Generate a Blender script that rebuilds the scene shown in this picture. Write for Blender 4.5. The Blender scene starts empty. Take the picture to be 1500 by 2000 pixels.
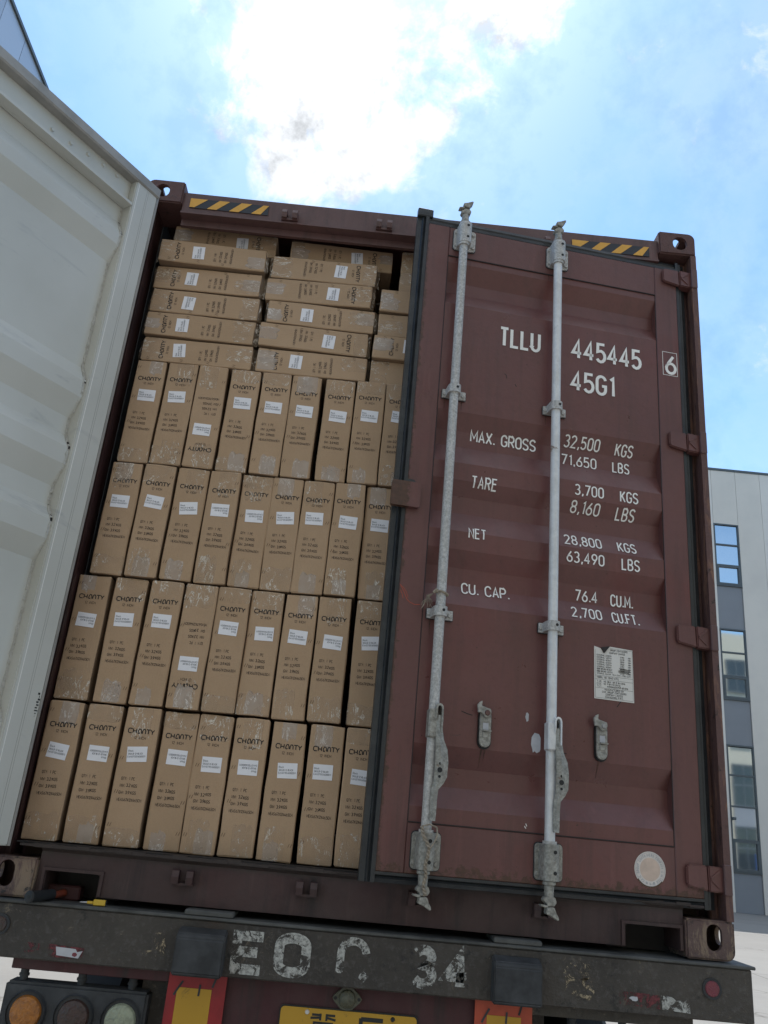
import bpy, bmesh, math, random
from math import sin, cos, pi, radians
from mathutils import Matrix, Vector
random.seed(7)
S = bpy.context.scene
COL = S.collection

# ------------------------------------------------------------------ camera
cd = bpy.data.cameras.new('camera'); cam = bpy.data.objects.new('camera', cd); COL.objects.link(cam)
yaw, pitch, roll = 0.01425, 0.36472, 0.09296
fwd = Vector((sin(yaw)*cos(pitch), cos(yaw)*cos(pitch), sin(pitch)))
rt = Vector((cos(yaw), -sin(yaw), 0)); up = rt.cross(fwd)
rt, up = rt*cos(roll)+up*sin(roll), up*cos(roll)-rt*sin(roll)
cam.matrix_world = Matrix(((rt.x, up.x, -fwd.x, 1.1292), (rt.y, up.y, -fwd.y, -2.9553), (rt.z, up.z, -fwd.z, 0.3003), (0, 0, 0, 1)))
cd.sensor_fit = 'HORIZONTAL'; cd.sensor_width = 36; cd.lens = 38.86
cd.clip_start = 0.05; cd.clip_end = 3000
S.camera = cam

# ------------------------------------------------------------------ sky, sun, exposure
SUN_EL, SUN_AZ = radians(64), radians(-7)      # sun high behind the container
W = bpy.data.worlds.new('World'); S.world = W; W.use_nodes = True
nt = W.node_tree; nt.nodes.clear()
N = lambda t, **k: _n(nt, t, k)
def _n(tree, t, k):
    n = tree.nodes.new(t)
    for a, b in k.items(): setattr(n, a, b)
    return n
out = N('ShaderNodeOutputWorld'); bg = N('ShaderNodeBackground'); bg.inputs['Strength'].default_value = 0.15
sky = N('ShaderNodeTexSky', sky_type='NISHITA'); sky.sun_disc = False
sky.sun_elevation = SUN_EL; sky.sun_rotation = SUN_AZ; sky.air_density = 1.0; sky.dust_density = 0.4; sky.ozone_density = 1.0
tc = N('ShaderNodeTexCoord')
def math_(op, a, b=None, c=None, clamp=False, tree=None):
    t = tree or nt
    n = t.nodes.new('ShaderNodeMath'); n.operation = op; n.use_clamp = clamp
    for i, v in enumerate((a, b, c)):
        if v is None: continue
        if isinstance(v, (int, float)): n.inputs[i].default_value = v
        else: t.links.new(v, n.inputs[i])
    return n.outputs[0]
def noise(vec, scale, detail=6, rough=.6, dist=0., tree=None, col=False):
    t = tree or nt
    n = t.nodes.new('ShaderNodeTexNoise'); n.inputs['Scale'].default_value = scale
    n.inputs['Detail'].default_value = detail; n.inputs['Roughness'].default_value = rough; n.inputs['Distortion'].default_value = dist
    t.links.new(vec, n.inputs['Vector'])
    return n.outputs['Color' if col else 'Fac']
def ramp(fac, stops, tree=None, interp='LINEAR'):
    t = tree or nt
    n = t.nodes.new('ShaderNodeValToRGB'); n.color_ramp.interpolation = interp
    el = n.color_ramp.elements
    while len(el) < len(stops): el.new(.5)
    for e, (p, c) in zip(el, stops):
        e.position = p
        e.color = (c, c, c, 1) if isinstance(c, (int, float)) else (*c, 1)
    t.links.new(fac, n.inputs[0]); return n.outputs[0]
def mix(fac, a, b, tree=None, blend='MIX'):
    t = tree or nt
    n = t.nodes.new('ShaderNodeMix'); n.data_type = 'RGBA'; n.blend_type = blend
    for i, v in ((0, fac), (6, a), (7, b)):
        if isinstance(v, (int, float)): n.inputs[i].default_value = v
        elif isinstance(v, tuple): n.inputs[i].default_value = (*v, 1)
        else: t.links.new(v, n.inputs[i])
    return n.outputs[2]
D = tc.outputs['Generated']
def dirv(px, py):          # a direction in the sky
    v = fwd + rt*((px-750)/1619) + up*((1000-py)/1619); return v.normalized()
def blob(d, lo, hi):
    vd = N('ShaderNodeVectorMath', operation='DOT_PRODUCT'); nt.links.new(D, vd.inputs[0]); vd.inputs[1].default_value = d
    mr = N('ShaderNodeMapRange'); nt.links.new(vd.outputs['Value'], mr.inputs[0])
    mr.inputs[1].default_value = cos(radians(lo)); mr.inputs[2].default_value = cos(radians(hi)); mr.interpolation_type = 'SMOOTHSTEP'
    return mr.outputs[0]
def add(*a):
    r = a[0]
    for q in a[1:]: r = math_('ADD', r, q)
    return r
b = math_('MINIMUM', add(blob(Vector((-.105, .640, .761)), 10, 2), blob(Vector((-.030, .698, .716)), 5, 1), math_('MULTIPLY', blob(Vector((.01, .62, .785)), 7, 1), .45),
        math_('MULTIPLY', blob(Vector((-.05, .50, .865)), 17, 5), .9), math_('MULTIPLY', blob(Vector((0, .0, 1.)), 42, 8), .8), math_('MULTIPLY', blob(Vector((0, -.42, .907)), 52, 22), .85), math_('MULTIPLY', blob(Vector((-.137, .728, .672)), 3, .5), .5), math_('MULTIPLY', blob(Vector((-.30, .685, .665)), 6, .5), .30), math_('MULTIPLY', blob(Vector((.11, .66, .74)), 8, 1), .35)), 1.)  # unseen cloud overhead and behind the camera, added to light up-facing slopes
n1 = noise(D, 4.2, 9, .62, .25); n2 = noise(D, 13., 8, .65, .3); n3 = noise(D, 2.1, 5, .5)
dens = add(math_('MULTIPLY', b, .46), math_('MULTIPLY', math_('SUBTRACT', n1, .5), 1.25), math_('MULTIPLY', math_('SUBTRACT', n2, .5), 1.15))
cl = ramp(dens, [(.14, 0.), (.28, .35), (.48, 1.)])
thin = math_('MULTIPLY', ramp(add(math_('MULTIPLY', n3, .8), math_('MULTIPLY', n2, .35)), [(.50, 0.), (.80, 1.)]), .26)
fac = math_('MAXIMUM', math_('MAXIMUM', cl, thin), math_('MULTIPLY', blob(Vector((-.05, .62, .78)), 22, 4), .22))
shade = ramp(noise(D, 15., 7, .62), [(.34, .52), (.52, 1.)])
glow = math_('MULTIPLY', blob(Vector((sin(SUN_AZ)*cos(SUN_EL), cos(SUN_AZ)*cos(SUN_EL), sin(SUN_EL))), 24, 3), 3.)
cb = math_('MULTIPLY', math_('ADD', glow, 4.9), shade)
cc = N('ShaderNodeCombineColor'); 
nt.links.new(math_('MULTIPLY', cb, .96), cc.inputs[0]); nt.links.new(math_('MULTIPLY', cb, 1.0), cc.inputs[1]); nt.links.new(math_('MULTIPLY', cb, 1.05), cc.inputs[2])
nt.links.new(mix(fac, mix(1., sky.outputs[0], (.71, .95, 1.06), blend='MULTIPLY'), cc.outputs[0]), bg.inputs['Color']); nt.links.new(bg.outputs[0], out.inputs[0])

sl = bpy.data.lights.new('sun', 'SUN'); sl.energy = 3.2; sl.angle = radians(.5); sl.color = (1, .955, .89)
so = bpy.data.objects.new('sun', sl); COL.objects.link(so)
so.rotation_euler = Vector((sin(SUN_AZ)*cos(SUN_EL), cos(SUN_AZ)*cos(SUN_EL), sin(SUN_EL))).to_track_quat('Z', 'Y').to_euler()
V = S.view_settings; V.view_transform = 'Standard'; V.look = 'None'; V.gamma = 1; V.exposure = 0.66; V.use_curve_mapping = False
try: S.cycles.max_bounces = 6; S.cycles.transparent_max_bounces = 12; S.cycles.caustics_reflective = False
except Exception: pass

# ------------------------------------------------------------------ materials
MATS = {}
class T:
    """small helper round a material tree"""
    def __init__(s, name, rough=.6, metal=0., spec=.5, coord='Object'):
        s.m = bpy.data.materials.new(name); s.m.use_nodes = True; s.t = s.m.node_tree
        s.b = s.t.nodes['Principled BSDF']
        s.b.inputs['Roughness'].default_value = rough; s.b.inputs['Metallic'].default_value = metal
        s.b.inputs['Specular IOR Level'].default_value = spec
        s.tc = s.t.nodes.new('ShaderNodeTexCoord'); s.v = s.tc.outputs[coord]
    def map(s, scale=(1, 1, 1), src=None, rot=(0, 0, 0)):
        n = s.t.nodes.new('ShaderNodeMapping'); n.inputs['Scale'].default_value = scale; n.inputs['Rotation'].default_value = rot
        s.t.links.new(src or s.v, n.inputs[0]); return n.outputs[0]
    def noise(s, scale, detail=5, rough=.6, dist=0., v=None, col=False): return noise(v or s.v, scale, detail, rough, dist, s.t, col)
    def ramp(s, f, st, interp='LINEAR'): return ramp(f, st, s.t, interp)
    def mix(s, f, a, b_, blend='MIX'): return mix(f, a, b_, s.t, blend)
    def math(s, op, a, b_=None, c=None, clamp=False): return math_(op, a, b_, c, clamp, s.t)
    def xyz(s, src=None):
        n = s.t.nodes.new('ShaderNodeSeparateXYZ'); s.t.links.new(src or s.v, n.inputs[0]); return n.outputs
    def rnd(s):
        n = s.t.nodes.new('ShaderNodeObjectInfo'); return n.outputs['Random']
    def offs(s):                       # noise coordinates that differ from object to object
        oi = s.t.nodes.new('ShaderNodeObjectInfo'); a = s.t.nodes.new('ShaderNodeVectorMath'); a.operation = 'ADD'
        s.t.links.new(s.v, a.inputs[0]); s.t.links.new(oi.outputs['Location'], a.inputs[1]); s.v = a.outputs[0]
    def col(s, c):
        if isinstance(c, tuple): s.b.inputs['Base Color'].default_value = (*c, 1)
        else: s.t.links.new(c, s.b.inputs['Base Color'])
    def rough(s, f): s.t.links.new(f, s.b.inputs['Roughness'])
    def bump(s, h, strength=.3, dist=.01):
        n = s.t.nodes.new('ShaderNodeBump'); n.inputs['Strength'].default_value = strength; n.inputs['Distance'].default_value = dist
        s.t.links.new(h, n.inputs['Height']); s.t.links.new(n.outputs[0], s.b.inputs['Normal'])
    def done(s, key): MATS[key] = s.m; return s.m

def paint_maroon(key, base, dark, grime=.4, low=None, bumps=.25, edge=None, rough=.42):
    t = T(key.replace('_', ' '), rough)
    big = t.noise(1.7, 5, .6, .3); fine = t.noise(38, 6, .7); streak = t.noise(5, 6, .65, .2, t.map((3.5, 3.5, .35)))
    c = t.mix(t.ramp(big, [(.35, 0.), (.7, 1.)]), base, tuple(x*1.22 for x in base))
    c = t.mix(t.math('MULTIPLY', t.ramp(t.noise(2.3, 4, .55, .5), [(.52, 0.), (.72, 1.)]), .5), c, (base[0]*1.25, base[1]*.80, base[2]*.78))
    c = t.mix(t.math('MULTIPLY', t.ramp(t.noise(3, 6, .7, .4, t.map((9, 9, .5))), [(.58, 0.), (.70, 1.)]), grime), c, tuple(x*1.7 for x in base))
    c = t.mix(t.math('MULTIPLY', t.ramp(streak, [(.5, 0.), (.72, 1.)]), grime), c, dark)
    c = t.mix(t.math('MULTIPLY', t.ramp(fine, [(.3, 1.), (.5, 0.)]), .25), c, tuple(x*.6 for x in base))
    dots = t.noise(90, 2, .5); c = t.mix(t.ramp(dots, [(.74, 0.), (.78, .8)]), c, (.05, .025, .018))
    if key == 'sill_paint':             # caked dirt along the threshold
        z = t.xyz()[2]; m = t.math('ADD', z, t.math('MULTIPLY', t.noise(24, 7, .75, .5), .05)); c = t.mix(t.ramp(m, [(.150, 0.), (.168, 1.)]), c, t.mix(t.noise(70, 5, .8), (.012, .009, .008), (.055, .038, .032)))
    if low:                             # rust and dirt creeping up from the bottom edge and in from the free edge
        x, y, z = t.xyz()
        for axis, lim, wid in low:
            a = {'x': x, 'z': z}[axis]
            d = t.math('DIVIDE', t.math('SUBTRACT', a, lim), wid)
            m = t.math('SUBTRACT', t.noise(26, 8, .75, .4), t.math('MULTIPLY', d, .55))
            c = t.mix(t.ramp(m, [(.38, 0.), (.46, 1.)]), c, t.mix(t.noise(60, 4, .7), (.018, .012, .01), (.13, .055, .03)))
    t.col(c)
    t.rough(t.ramp(t.noise(9, 5, .6), [(.3, rough-.08), (.7, rough+.16)]))
    t.bump(t.math('ADD', t.noise(6, 4, .5), t.math('MULTIPLY', fine, .25)), bumps, .012)
    return t.done(key)
paint_maroon('door_paint', (.120, .049, .043), (.045, .028, .025), .35, [('z', .178, .10), ('x', .044, .045)], .3)
paint_maroon('door_panel_paint', (.122, .047, .041), (.05, .03, .027), .30, None, .30, rough=.34)
paint_maroon('frame_paint', (.105, .054, .050), (.028, .022, .021), .5)
paint_maroon('shaded_post', (.040, .017, .015), (.012, .008, .007), .6)  # left post's shade is put into the colour as a near-black maroon
paint_maroon('sill_paint', (.048, .026, .024), (.012, .010, .010), .75, None, .5, rough=.6)
paint_maroon('trailer_maroon', (.055, .016, .017), (.018, .017, .014), .8, None, .4, rough=.6)

def rustedge():
    t = T('worn post paint', .6); w = t.noise(7, 7, .7, .6, t.map((5, 5, .8)))
    c = t.mix(t.ramp(w, [(.50, 0.), (.60, 1.)]), (.105, .052, .045), (.20, .10, .065))
    c = t.mix(t.ramp(t.noise(14, 6, .7, .5), [(.60, 0.), (.66, 1.)]), c, (.025, .016, .014))
    t.col(c); t.bump(t.noise(30, 5, .7), .5, .01); t.done('post_paint')
rustedge()
def casting():
    t = T('worn casting paint', .62); w = t.noise(13, 8, .78, .5, t.map((1, 1, .45)))
    c = t.mix(t.ramp(w, [(.50, 0.), (.56, 1.)]), (.105, .064, .055), (.22, .155, .105))
    x, y, z = t.xyz()
    low = t.ramp(t.math('ADD', z, t.math('MULTIPLY', t.noise(9, 4), .04)), [(.1, 1.), (.2, 0.)])
    c = t.mix(low, t.mix(t.ramp(w, [(.55, 0.), (.62, .7)]), (.10, .046, .040), (.06, .03, .026)), c)
    c = t.mix(t.ramp(t.noise(22, 6, .7), [(.58, 0.), (.66, 1.)]), c, (.03, .022, .02))
    t.col(c); t.bump(t.noise(20, 6, .7), .6, .012); t.done('casting_paint')
casting()
def whitepaint():
    t = T('aged cream door paint', .5)
    c = t.mix(t.ramp(t.noise(1.5, 4, .5), [(.35, 0.), (.65, 1.)]), (.52, .515, .465), (.61, .605, .56))
    s = t.noise(3.2, 7, .68, .8, t.map((.7, 1, 2.2)))
    c = t.mix(t.ramp(s, [(.60, 0.), (.70, .4)]), c, (.30, .31, .32))
    k = t.noise(8.5, 8, .75, 1.2, t.map((.35, 1, 2.4)))
    c = t.mix(t.ramp(k, [(.665, 0.), (.70, .8)]), c, (.09, .085, .08))
    t.col(c); t.bump(t.math('ADD', t.noise(5, 3, .5), t.math('MULTIPLY', t.noise(60, 3), .15)), .25, .012); t.done('cream_paint')
    t = T('aged shaded cream lip paint', .55); t.col(t.mix(t.ramp(t.noise(7, 6, .7), [(.4, 0.), (.7, 1.)]), (.36, .34, .31), (.25, .24, .22))); t.done('shaded_cream_lip')  # gasket lip sits in shade; the darker cream paints that in
    t = T('cracked sealant', .8); t.col(t.mix(t.ramp(t.noise(45, 5, .8), [(.45, 0.), (.55, 1.)]), (.62, .61, .57), (.53, .52, .47))); t.bump(t.noise(60, 4, .8), 1., .01); t.done('sealant')
whitepaint()
def rubber():
    t = T('door gasket rubber', .36); d = t.noise(6, 6, .7, .4)
    t.col(t.mix(t.ramp(d, [(.4, 0.), (.7, 1.)]), (.014, .016, .019), (.036, .039, .040))); t.bump(t.noise(25, 4), .3, .01); t.done('rubber')
rubber()
def galv(key, a, b_, c_, rust, sp=120, bs=.5):
    t = T(key.replace('_', ' '), .55, .15); g = t.noise(sp, 4, .7)
    c = t.mix(t.ramp(g, [(.36, 0.), (.62, 1.)]), a, b_); c = t.mix(t.ramp(t.noise(12, 5, .7), [(.45, 0.), (.75, .8)]), c, c_)
    c = t.mix(t.ramp(t.noise(9, 6, .75, .6), [(.62, 0.), (.68, rust)]), c, (.16, .08, .035))
    t.col(c); t.bump(g, bs, .006); t.done(key)
galv('galvanised', (.32, .31, .29), (.60, .585, .56), (.40, .385, .35), .25)
galv('galvanised_dirty', (.20, .19, .165), (.40, .385, .34), (.17, .16, .14), .6, 70)
galv('white_bar', (.62, .62, .62), (.72, .72, .71), (.50, .49, .47), .9, 40, .15)
galv('bolt_steel', (.25, .24, .22), (.40, .39, .37), (.2, .19, .18), .3, 60)
def flat(key, c, rough=.6, metal=0., var=.12, scale=20, spec=.5):
    t = T(key.replace('_', ' '), rough, metal, spec)
    t.col(t.mix(t.ramp(t.noise(scale, 5, .6), [(.35, 0.), (.7, 1.)]), tuple(x*(1-var) for x in c), tuple(min(1, x*(1+var)) for x in c)))
    return t.done(key)
flat('lettering_white', (.84, .82, .78), .55, 0, .05); flat('black', (.008, .008, .008), .6)
flat('hazard_yellow', (.70, .36, .055), .5, 0, .08); flat('hazard_black', (.02, .024, .032), .5)
flat('plate_white', (.66, .63, .58), .5, 0, .04, 8); flat('print_black', (.012, .011, .011), .7, 0, .25, 60)
flat('print_faded', (.034, .027, .023), .7, 0, .3, 90); flat('label_white', (.84, .83, .86), .45, 0, .03)
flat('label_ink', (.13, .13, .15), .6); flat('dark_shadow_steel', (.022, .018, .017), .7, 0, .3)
flat('sticker_white', (.66, .60, .55), .5); flat('sticker_beige', (.60, .46, .37), .5, 0, .12, 30); flat('sticker_ink', (.28, .30, .33), .5)
flat('staple_copper', (.10, .055, .03), .4, .4); flat('twine', (.30, .25, .19), .9, 0, .3, 80)
flat('pad_rubber', (.040, .041, .043), .7, 0, .45, 14); flat('deck_steel', (.075, .075, .07), .65, 0, .4, 9)
flat('red_paint', (.30, .012, .015), .45, 0, .3, 8); flat('orange_red', (.45, .07, .03), .5); flat('rust_run', (.085, .040, .028), .7, 0, .45, 60); flat('rust_orange', (.16, .03, .012), .6, 0, .4, 30); flat('screw_yellow', (.62, .40, .035), .4)
flat('steel_shaft', (.5, .5, .52), .3, .8); flat('tool_black', (.012, .013, .014), .6)
flat('tyre', (.018, .018, .018), .85); flat('interior_steel', (.09, .10, .11), .6, 0, .2, 4); flat('plywood_floor', (.08, .05, .03), .7)
flat('window_frame_grey', (.10, .115, .12), .5, .2); flat('spandrel_grey', (.24, .25, .265), .55, 0, .03, 2)
flat('dark_joint', (.05, .05, .05), .9); flat('plate_ink', (.012, .014, .012), .5); flat('chip_silver', (.46, .46, .48), .45)
def deckmats():
    t = T('filthy trailer beam steel', .66)
    a = t.noise(2.2, 7, .7, .4); g = t.noise(55, 5, .75)
    c = t.mix(t.ramp(a, [(.35, 0.), (.7, 1.)]), (.030, .024, .019), (.072, .060, .048))
    c = t.mix(t.ramp(g, [(.52, 0.), (.72, .7)]), c, (.11, .10, .09)); c = t.mix(t.ramp(t.noise(24, 7, .8, .6), [(.60, 0.), (.68, .7)]), c, (.20, .16, .11)); c = t.mix(t.ramp(t.noise(17, 6, .75), [(.57, 0.), (.66, .8)]), c, (.014, .013, .012))
    c = t.mix(t.ramp(t.noise(3.1, 5, .6), [(.60, 0.), (.72, .6)]), c, (.075, .045, .03))
    t.col(c); t.bump(g, .6, .008); t.done('beam_steel')
    def worn(key, paint, thr):
        t = T(key.replace('_', ' '), .6)
        n_ = t.math('ADD', t.math('MULTIPLY', t.noise(34, 7, .78, .6), .8), t.math('MULTIPLY', t.noise(9, 3, .5), .25))
        g = t.noise(90, 4, .7)
        t.col(t.mix(t.ramp(t.math('ADD', g, t.math('MULTIPLY', n_, .5)), [(.66, 0.), (.86, 1.)]), tuple(x*.45 for x in paint), paint))
        t.t.links.new(t.ramp(n_, [(thr, 0.), (thr+.03, 1.)]), t.b.inputs['Alpha']); t.bump(n_, .5, .006); t.done(key)
    worn('worn_white_paint', (.48, .47, .43), .485); worn('ghost_paint', (.38, .30, .19), .575); worn('worn_red_tape', (.16, .03, .035), .50)
deckmats()
def yellowplate():
    t = T('dirty yellow sheet', .45); n_ = t.noise(14, 7, .75, 1.)
    c = t.mix(t.ramp(n_, [(.60, 0.), (.68, .7)]), (.50, .27, .018), (.10, .06, .02)); t.col(c); t.done('dirty_yellow')
yellowplate()
def cardboard():
    t = T('brown corrugated cardboard', .72, spec=.35); r = t.rnd(); t.offs()
    flute = t.noise(1, 2, .5, 0, t.map((420, 30, 2))); fib = t.noise(220, 4, .7); big = t.noise(4.5, 4, .6)
    c = t.mix(t.ramp(big, [(.35, 0.), (.7, 1.)]), (.450, .303, .185), (.500, .342, .215))
    c = t.mix(t.math('MULTIPLY', t.ramp(fib, [(.3, 1.), (.55, 0.)]), .22), c, (.25, .165, .10))
    c = t.mix(t.math('MULTIPLY', r, .30), c, (.37, .25, .15))
    t.col(c); t.bump(t.math('ADD', t.math('MULTIPLY', flute, .5), big), .28, .004); t.done('cardboard')
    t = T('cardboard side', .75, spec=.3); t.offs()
    t.col(t.mix(t.noise(60, 4, .7), (.26, .175, .11), (.32, .22, .14))); t.done('cardboard_shaded_side')  # side faces coloured darker, painting in the shade between cartons
cardboard()
def tape(key, k, alpha_lo, alpha_hi, wh):
    t = T(key.replace('_', ' '), .22, spec=.6); t.offs()
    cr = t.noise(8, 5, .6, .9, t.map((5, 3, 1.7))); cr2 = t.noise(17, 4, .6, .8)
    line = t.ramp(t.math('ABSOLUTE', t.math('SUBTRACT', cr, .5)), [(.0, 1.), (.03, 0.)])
    painted_shine = t.math('MULTIPLY', line, t.ramp(cr2, [(.45, 0.), (.53, 1.)]))  # white crease streaks; the tape's glints are painted into its colour
    c = t.mix(painted_shine, k, wh); t.col(c)
    a = t.math('MAXIMUM', t.ramp(t.noise(11, 3, .5), [(.35, alpha_lo), (.7, alpha_hi)]), t.math('MULTIPLY', painted_shine, .9))
    t.t.links.new(a, t.b.inputs['Alpha'])
    t.bump(t.math('ADD', cr, t.math('MULTIPLY', cr2, .3)), .45, .004); t.done(key)
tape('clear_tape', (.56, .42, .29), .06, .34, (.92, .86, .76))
tape('milky_tape', (.60, .50, .42), .38, .62, (.82, .76, .70))
def lens(key, c, c2):
    t = T(key.replace('_', ' '), .3); t.col(t.mix(t.ramp(t.noise(45, 5, .7, 1.), [(.4, 0.), (.7, 1.)]), c, c2)); t.bump(t.noise(70, 4, .6, .8), .6, .01); t.done(key)
lens('amber_lens', (.42, .15, .02), (.22, .08, .02)); lens('dull_red_lens', (.06, .028, .022), (.035, .028, .02)); lens('pale_lens', (.34, .36, .25), (.20, .21, .15)); lens('pink_reflector', (.20, .035, .05), (.14, .03, .04))
lens('dirty_glass', (.10, .095, .06), (.05, .05, .03))
def buildingmats():
    t = T('pale facade panel', .55); r = t.rnd()
    c = t.mix(r, (.72, .665, .58), (.76, .71, .635)); c = t.mix(t.ramp(t.noise(.7, 4, .6), [(.4, 0.), (.8, .25)]), c, (.40, .38, .35)); t.col(c); t.done('facade_panel')
    t = T('silver facade panel', .35, .35); r = t.rnd(); t.col(t.mix(r, (.42, .43, .46), (.50, .51, .54))); t.bump(t.noise(.8, 3, .5), .2, .05); t.done('silver_panel')
    t = T('coated window glass', .03, .92); t.col((.62, .66, .68)); t.bump(t.noise(.6, 2, .5), .06, .02); t.done('glass')
    t = T('sunlit cream render', .7); t.col(t.mix(t.noise(.5, 4, .6), (.46, .42, .33), (.52, .48, .38))); t.done('cream_wall')
    t = T('dark window glass', .06, 0.); t.col((.02, .03, .035)); t.done('dark_glass')
    flat('bin_blue', (.02, .09, .30), .5); flat('bin_letter', (.6, .55, .3), .5)
    t = T('concrete yard', .8)
    mp = t.map((1, 1, 1)); n_ = t.noise(.35, 7, .65, .3); f = t.noise(9, 6, .7)
    c = t.mix(t.ramp(n_, [(.35, 0.), (.7, 1.)]), (.215, .21, .20), (.27, .265, .25)); c = t.mix(t.math('MULTIPLY', t.ramp(f, [(.3, 1.), (.6, 0.)]), .25), c, (.27, .26, .24))
    br = t.t.nodes.new('ShaderNodeTexBrick'); br.inputs['Scale'].default_value = 1; br.inputs['Brick Width'].default_value = 4; br.inputs['Row Height'].default_value = 4
    br.inputs['Mortar Size'].default_value = .012; br.offset = 0; t.t.links.new(mp, br.inputs['Vector'])
    vo = t.t.nodes.new('ShaderNodeTexVoronoi'); vo.feature = 'DISTANCE_TO_EDGE'; vo.inputs['Scale'].default_value = .55; t.t.links.new(t.noise(.8, 3, .5, 0, None, True), vo.inputs['Vector'])
    crack = t.ramp(vo.outputs['Distance'], [(.0, 1.), (.006, 0.)])
    m_ = t.math('MAXIMUM', br.outputs['Fac'], t.math('MULTIPLY', crack, .7))
    c = t.mix(m_, c, (.10, .095, .085)); t.col(c); t.bump(f, .3, .01); t.done('concrete')
buildingmats()

# ------------------------------------------------------------------ mesh helpers
def mk(name, bm, mats, parent=None, loc=None, rot=None, smooth=False, recalc=True, kind=None, label=None):
    if recalc: bmesh.ops.recalc_face_normals(bm, faces=bm.faces)
    me = bpy.data.meshes.new(name); bm.to_mesh(me); bm.free()
    for m in ([mats] if isinstance(mats, str) else mats): me.materials.append(MATS[m])
    if smooth:
        for p in me.polygons: p.use_smooth = True
        me.set_sharp_from_angle(angle=radians(35)) if hasattr(me, 'set_sharp_from_angle') else None
    return link(name, me, parent, loc, rot, kind, label)
def link(name, me, parent=None, loc=None, rot=None, kind=None, label=None):
    o = bpy.data.objects.new(name, me); COL.objects.link(o)
    if parent: o.parent = parent
    if loc: o.location = loc
    if rot: o.rotation_euler = rot
    if kind: o['kind'] = kind
    if label: o['label'] = label
    return o
def empty(name, label, cat, loc=(0, 0, 0), rot=(0, 0, 0), group=None):
    o = bpy.data.objects.new(name, None); o.empty_display_size = .2; COL.objects.link(o); o.location = loc; o.rotation_euler = rot
    return tag(o, label, cat, group)
def tag(o, label, cat, group=None):
    o['label'] = label; o['category'] = cat
    if group: o['group'] = group
    return o
def box(bm, x0, x1, y0, y1, z0, z1, bev=0., mi=0, seg=1):
    r = bmesh.ops.create_cube(bm, size=1); vs = r['verts']
    for v in vs: v.co = Vector(((x0+x1)/2+v.co.x*(x1-x0), (y0+y1)/2+v.co.y*(y1-y0), (z0+z1)/2+v.co.z*(z1-z0)))
    fs = {f for v in vs for f in v.link_faces}
    for f in fs: f.material_index = mi
    if bev:
        es = {e for v in vs for e in v.link_edges}
        r = bmesh.ops.bevel(bm, geom=list(es), offset=bev, segments=seg, affect='EDGES')
        for f in r['faces']: f.material_index = mi
    return bm
def B(*a, **k):
    bm = bmesh.new(); box(bm, *a, **k); return bm
def prism(bm, pts, d0, d1, axis='y', mi=0):
    """extrude a 2D outline; axis y: pts are (x,z); axis z: pts are (x,y); axis x: pts are (y,z)"""
    def P(a, b, d): return {'y': (a, d, b), 'z': (a, b, d), 'x': (d, a, b)}[axis]
    n = len(pts); A = [bm.verts.new(P(a, b_, d0)) for a, b_ in pts]; Bv = [bm.verts.new(P(a, b_, d1)) for a, b_ in pts]
    fs = [bm.faces.new(A), bm.faces.new(Bv[::-1])]
    for i in range(n): fs.append(bm.faces.new((A[i], A[(i+1) % n], Bv[(i+1) % n], Bv[i])))
    for f in fs: f.material_index = mi
    return bm
def cyl(bm, p0, p1, r, r2=None, seg=14, mi=0, caps=True):
    p0, p1 = Vector(p0), Vector(p1); d = p1-p0
    q = d.to_track_quat('Z', 'Y').to_matrix().to_4x4()
    res = bmesh.ops.create_cone(bm, cap_ends=caps, segments=seg, radius1=r, radius2=r if r2 is None else r2, depth=d.length, matrix=Matrix.Translation((p0+p1)/2) @ q)
    for v in res['verts']:
        for f in v.link_faces: f.material_index = mi
def tube(bm, pts, r, seg=8):
    pts = [Vector(p) for p in pts]; rings = []
    for i, p in enumerate(pts):
        d = (pts[min(i+1, len(pts)-1)]-pts[max(i-1, 0)]).normalized(); q = d.to_track_quat('Z', 'Y'); rr = r[i] if isinstance(r, (list, tuple)) else r
        rings.append([bm.verts.new(p+q @ Vector((rr*cos(a*2*pi/seg), rr*sin(a*2*pi/seg), 0))) for a in range(seg)])
    for a, b_ in zip(rings, rings[1:]):
        for i in range(seg): bm.faces.new((a[i], a[(i+1) % seg], b_[(i+1) % seg], b_[i]))
    bm.faces.new(rings[0][::-1]); bm.faces.new(rings[-1])
def stadium(cx, cz, w, h, n=7):
    r = min(w, h)/2; pts = []
    if h >= w: cs = [(cx, cz+h/2-r, 0), (cx, cz-h/2+r, pi)]
    else: cs = [(cx+w/2-r, cz, -pi/2), (cx-w/2+r, cz, pi/2)]
    for x, z, a0 in cs: pts += [(x+r*cos(a0+pi*i/n), z+r*sin(a0+pi*i/n)) for i in range(n+1)]
    return pts
def rrect(x0, x1, z0, z1, r, n=4):
    pts = []
    for cx, cz, a in ((x1-r, z1-r, 0), (x0+r, z1-r, pi/2), (x0+r, z0+r, pi), (x1-r, z0+r, 1.5*pi)):
        pts += [(cx+r*cos(a+pi/2*i/n), cz+r*sin(a+pi/2*i/n)) for i in range(n+1)]
    return pts
def disc(bm, cx, cz, r, y, seg=28, mi=0):
    f = bm.faces.new([bm.verts.new((cx+r*cos(a*2*pi/seg), y, cz+r*sin(a*2*pi/seg))) for a in range(seg)]); f.material_index = mi

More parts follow.
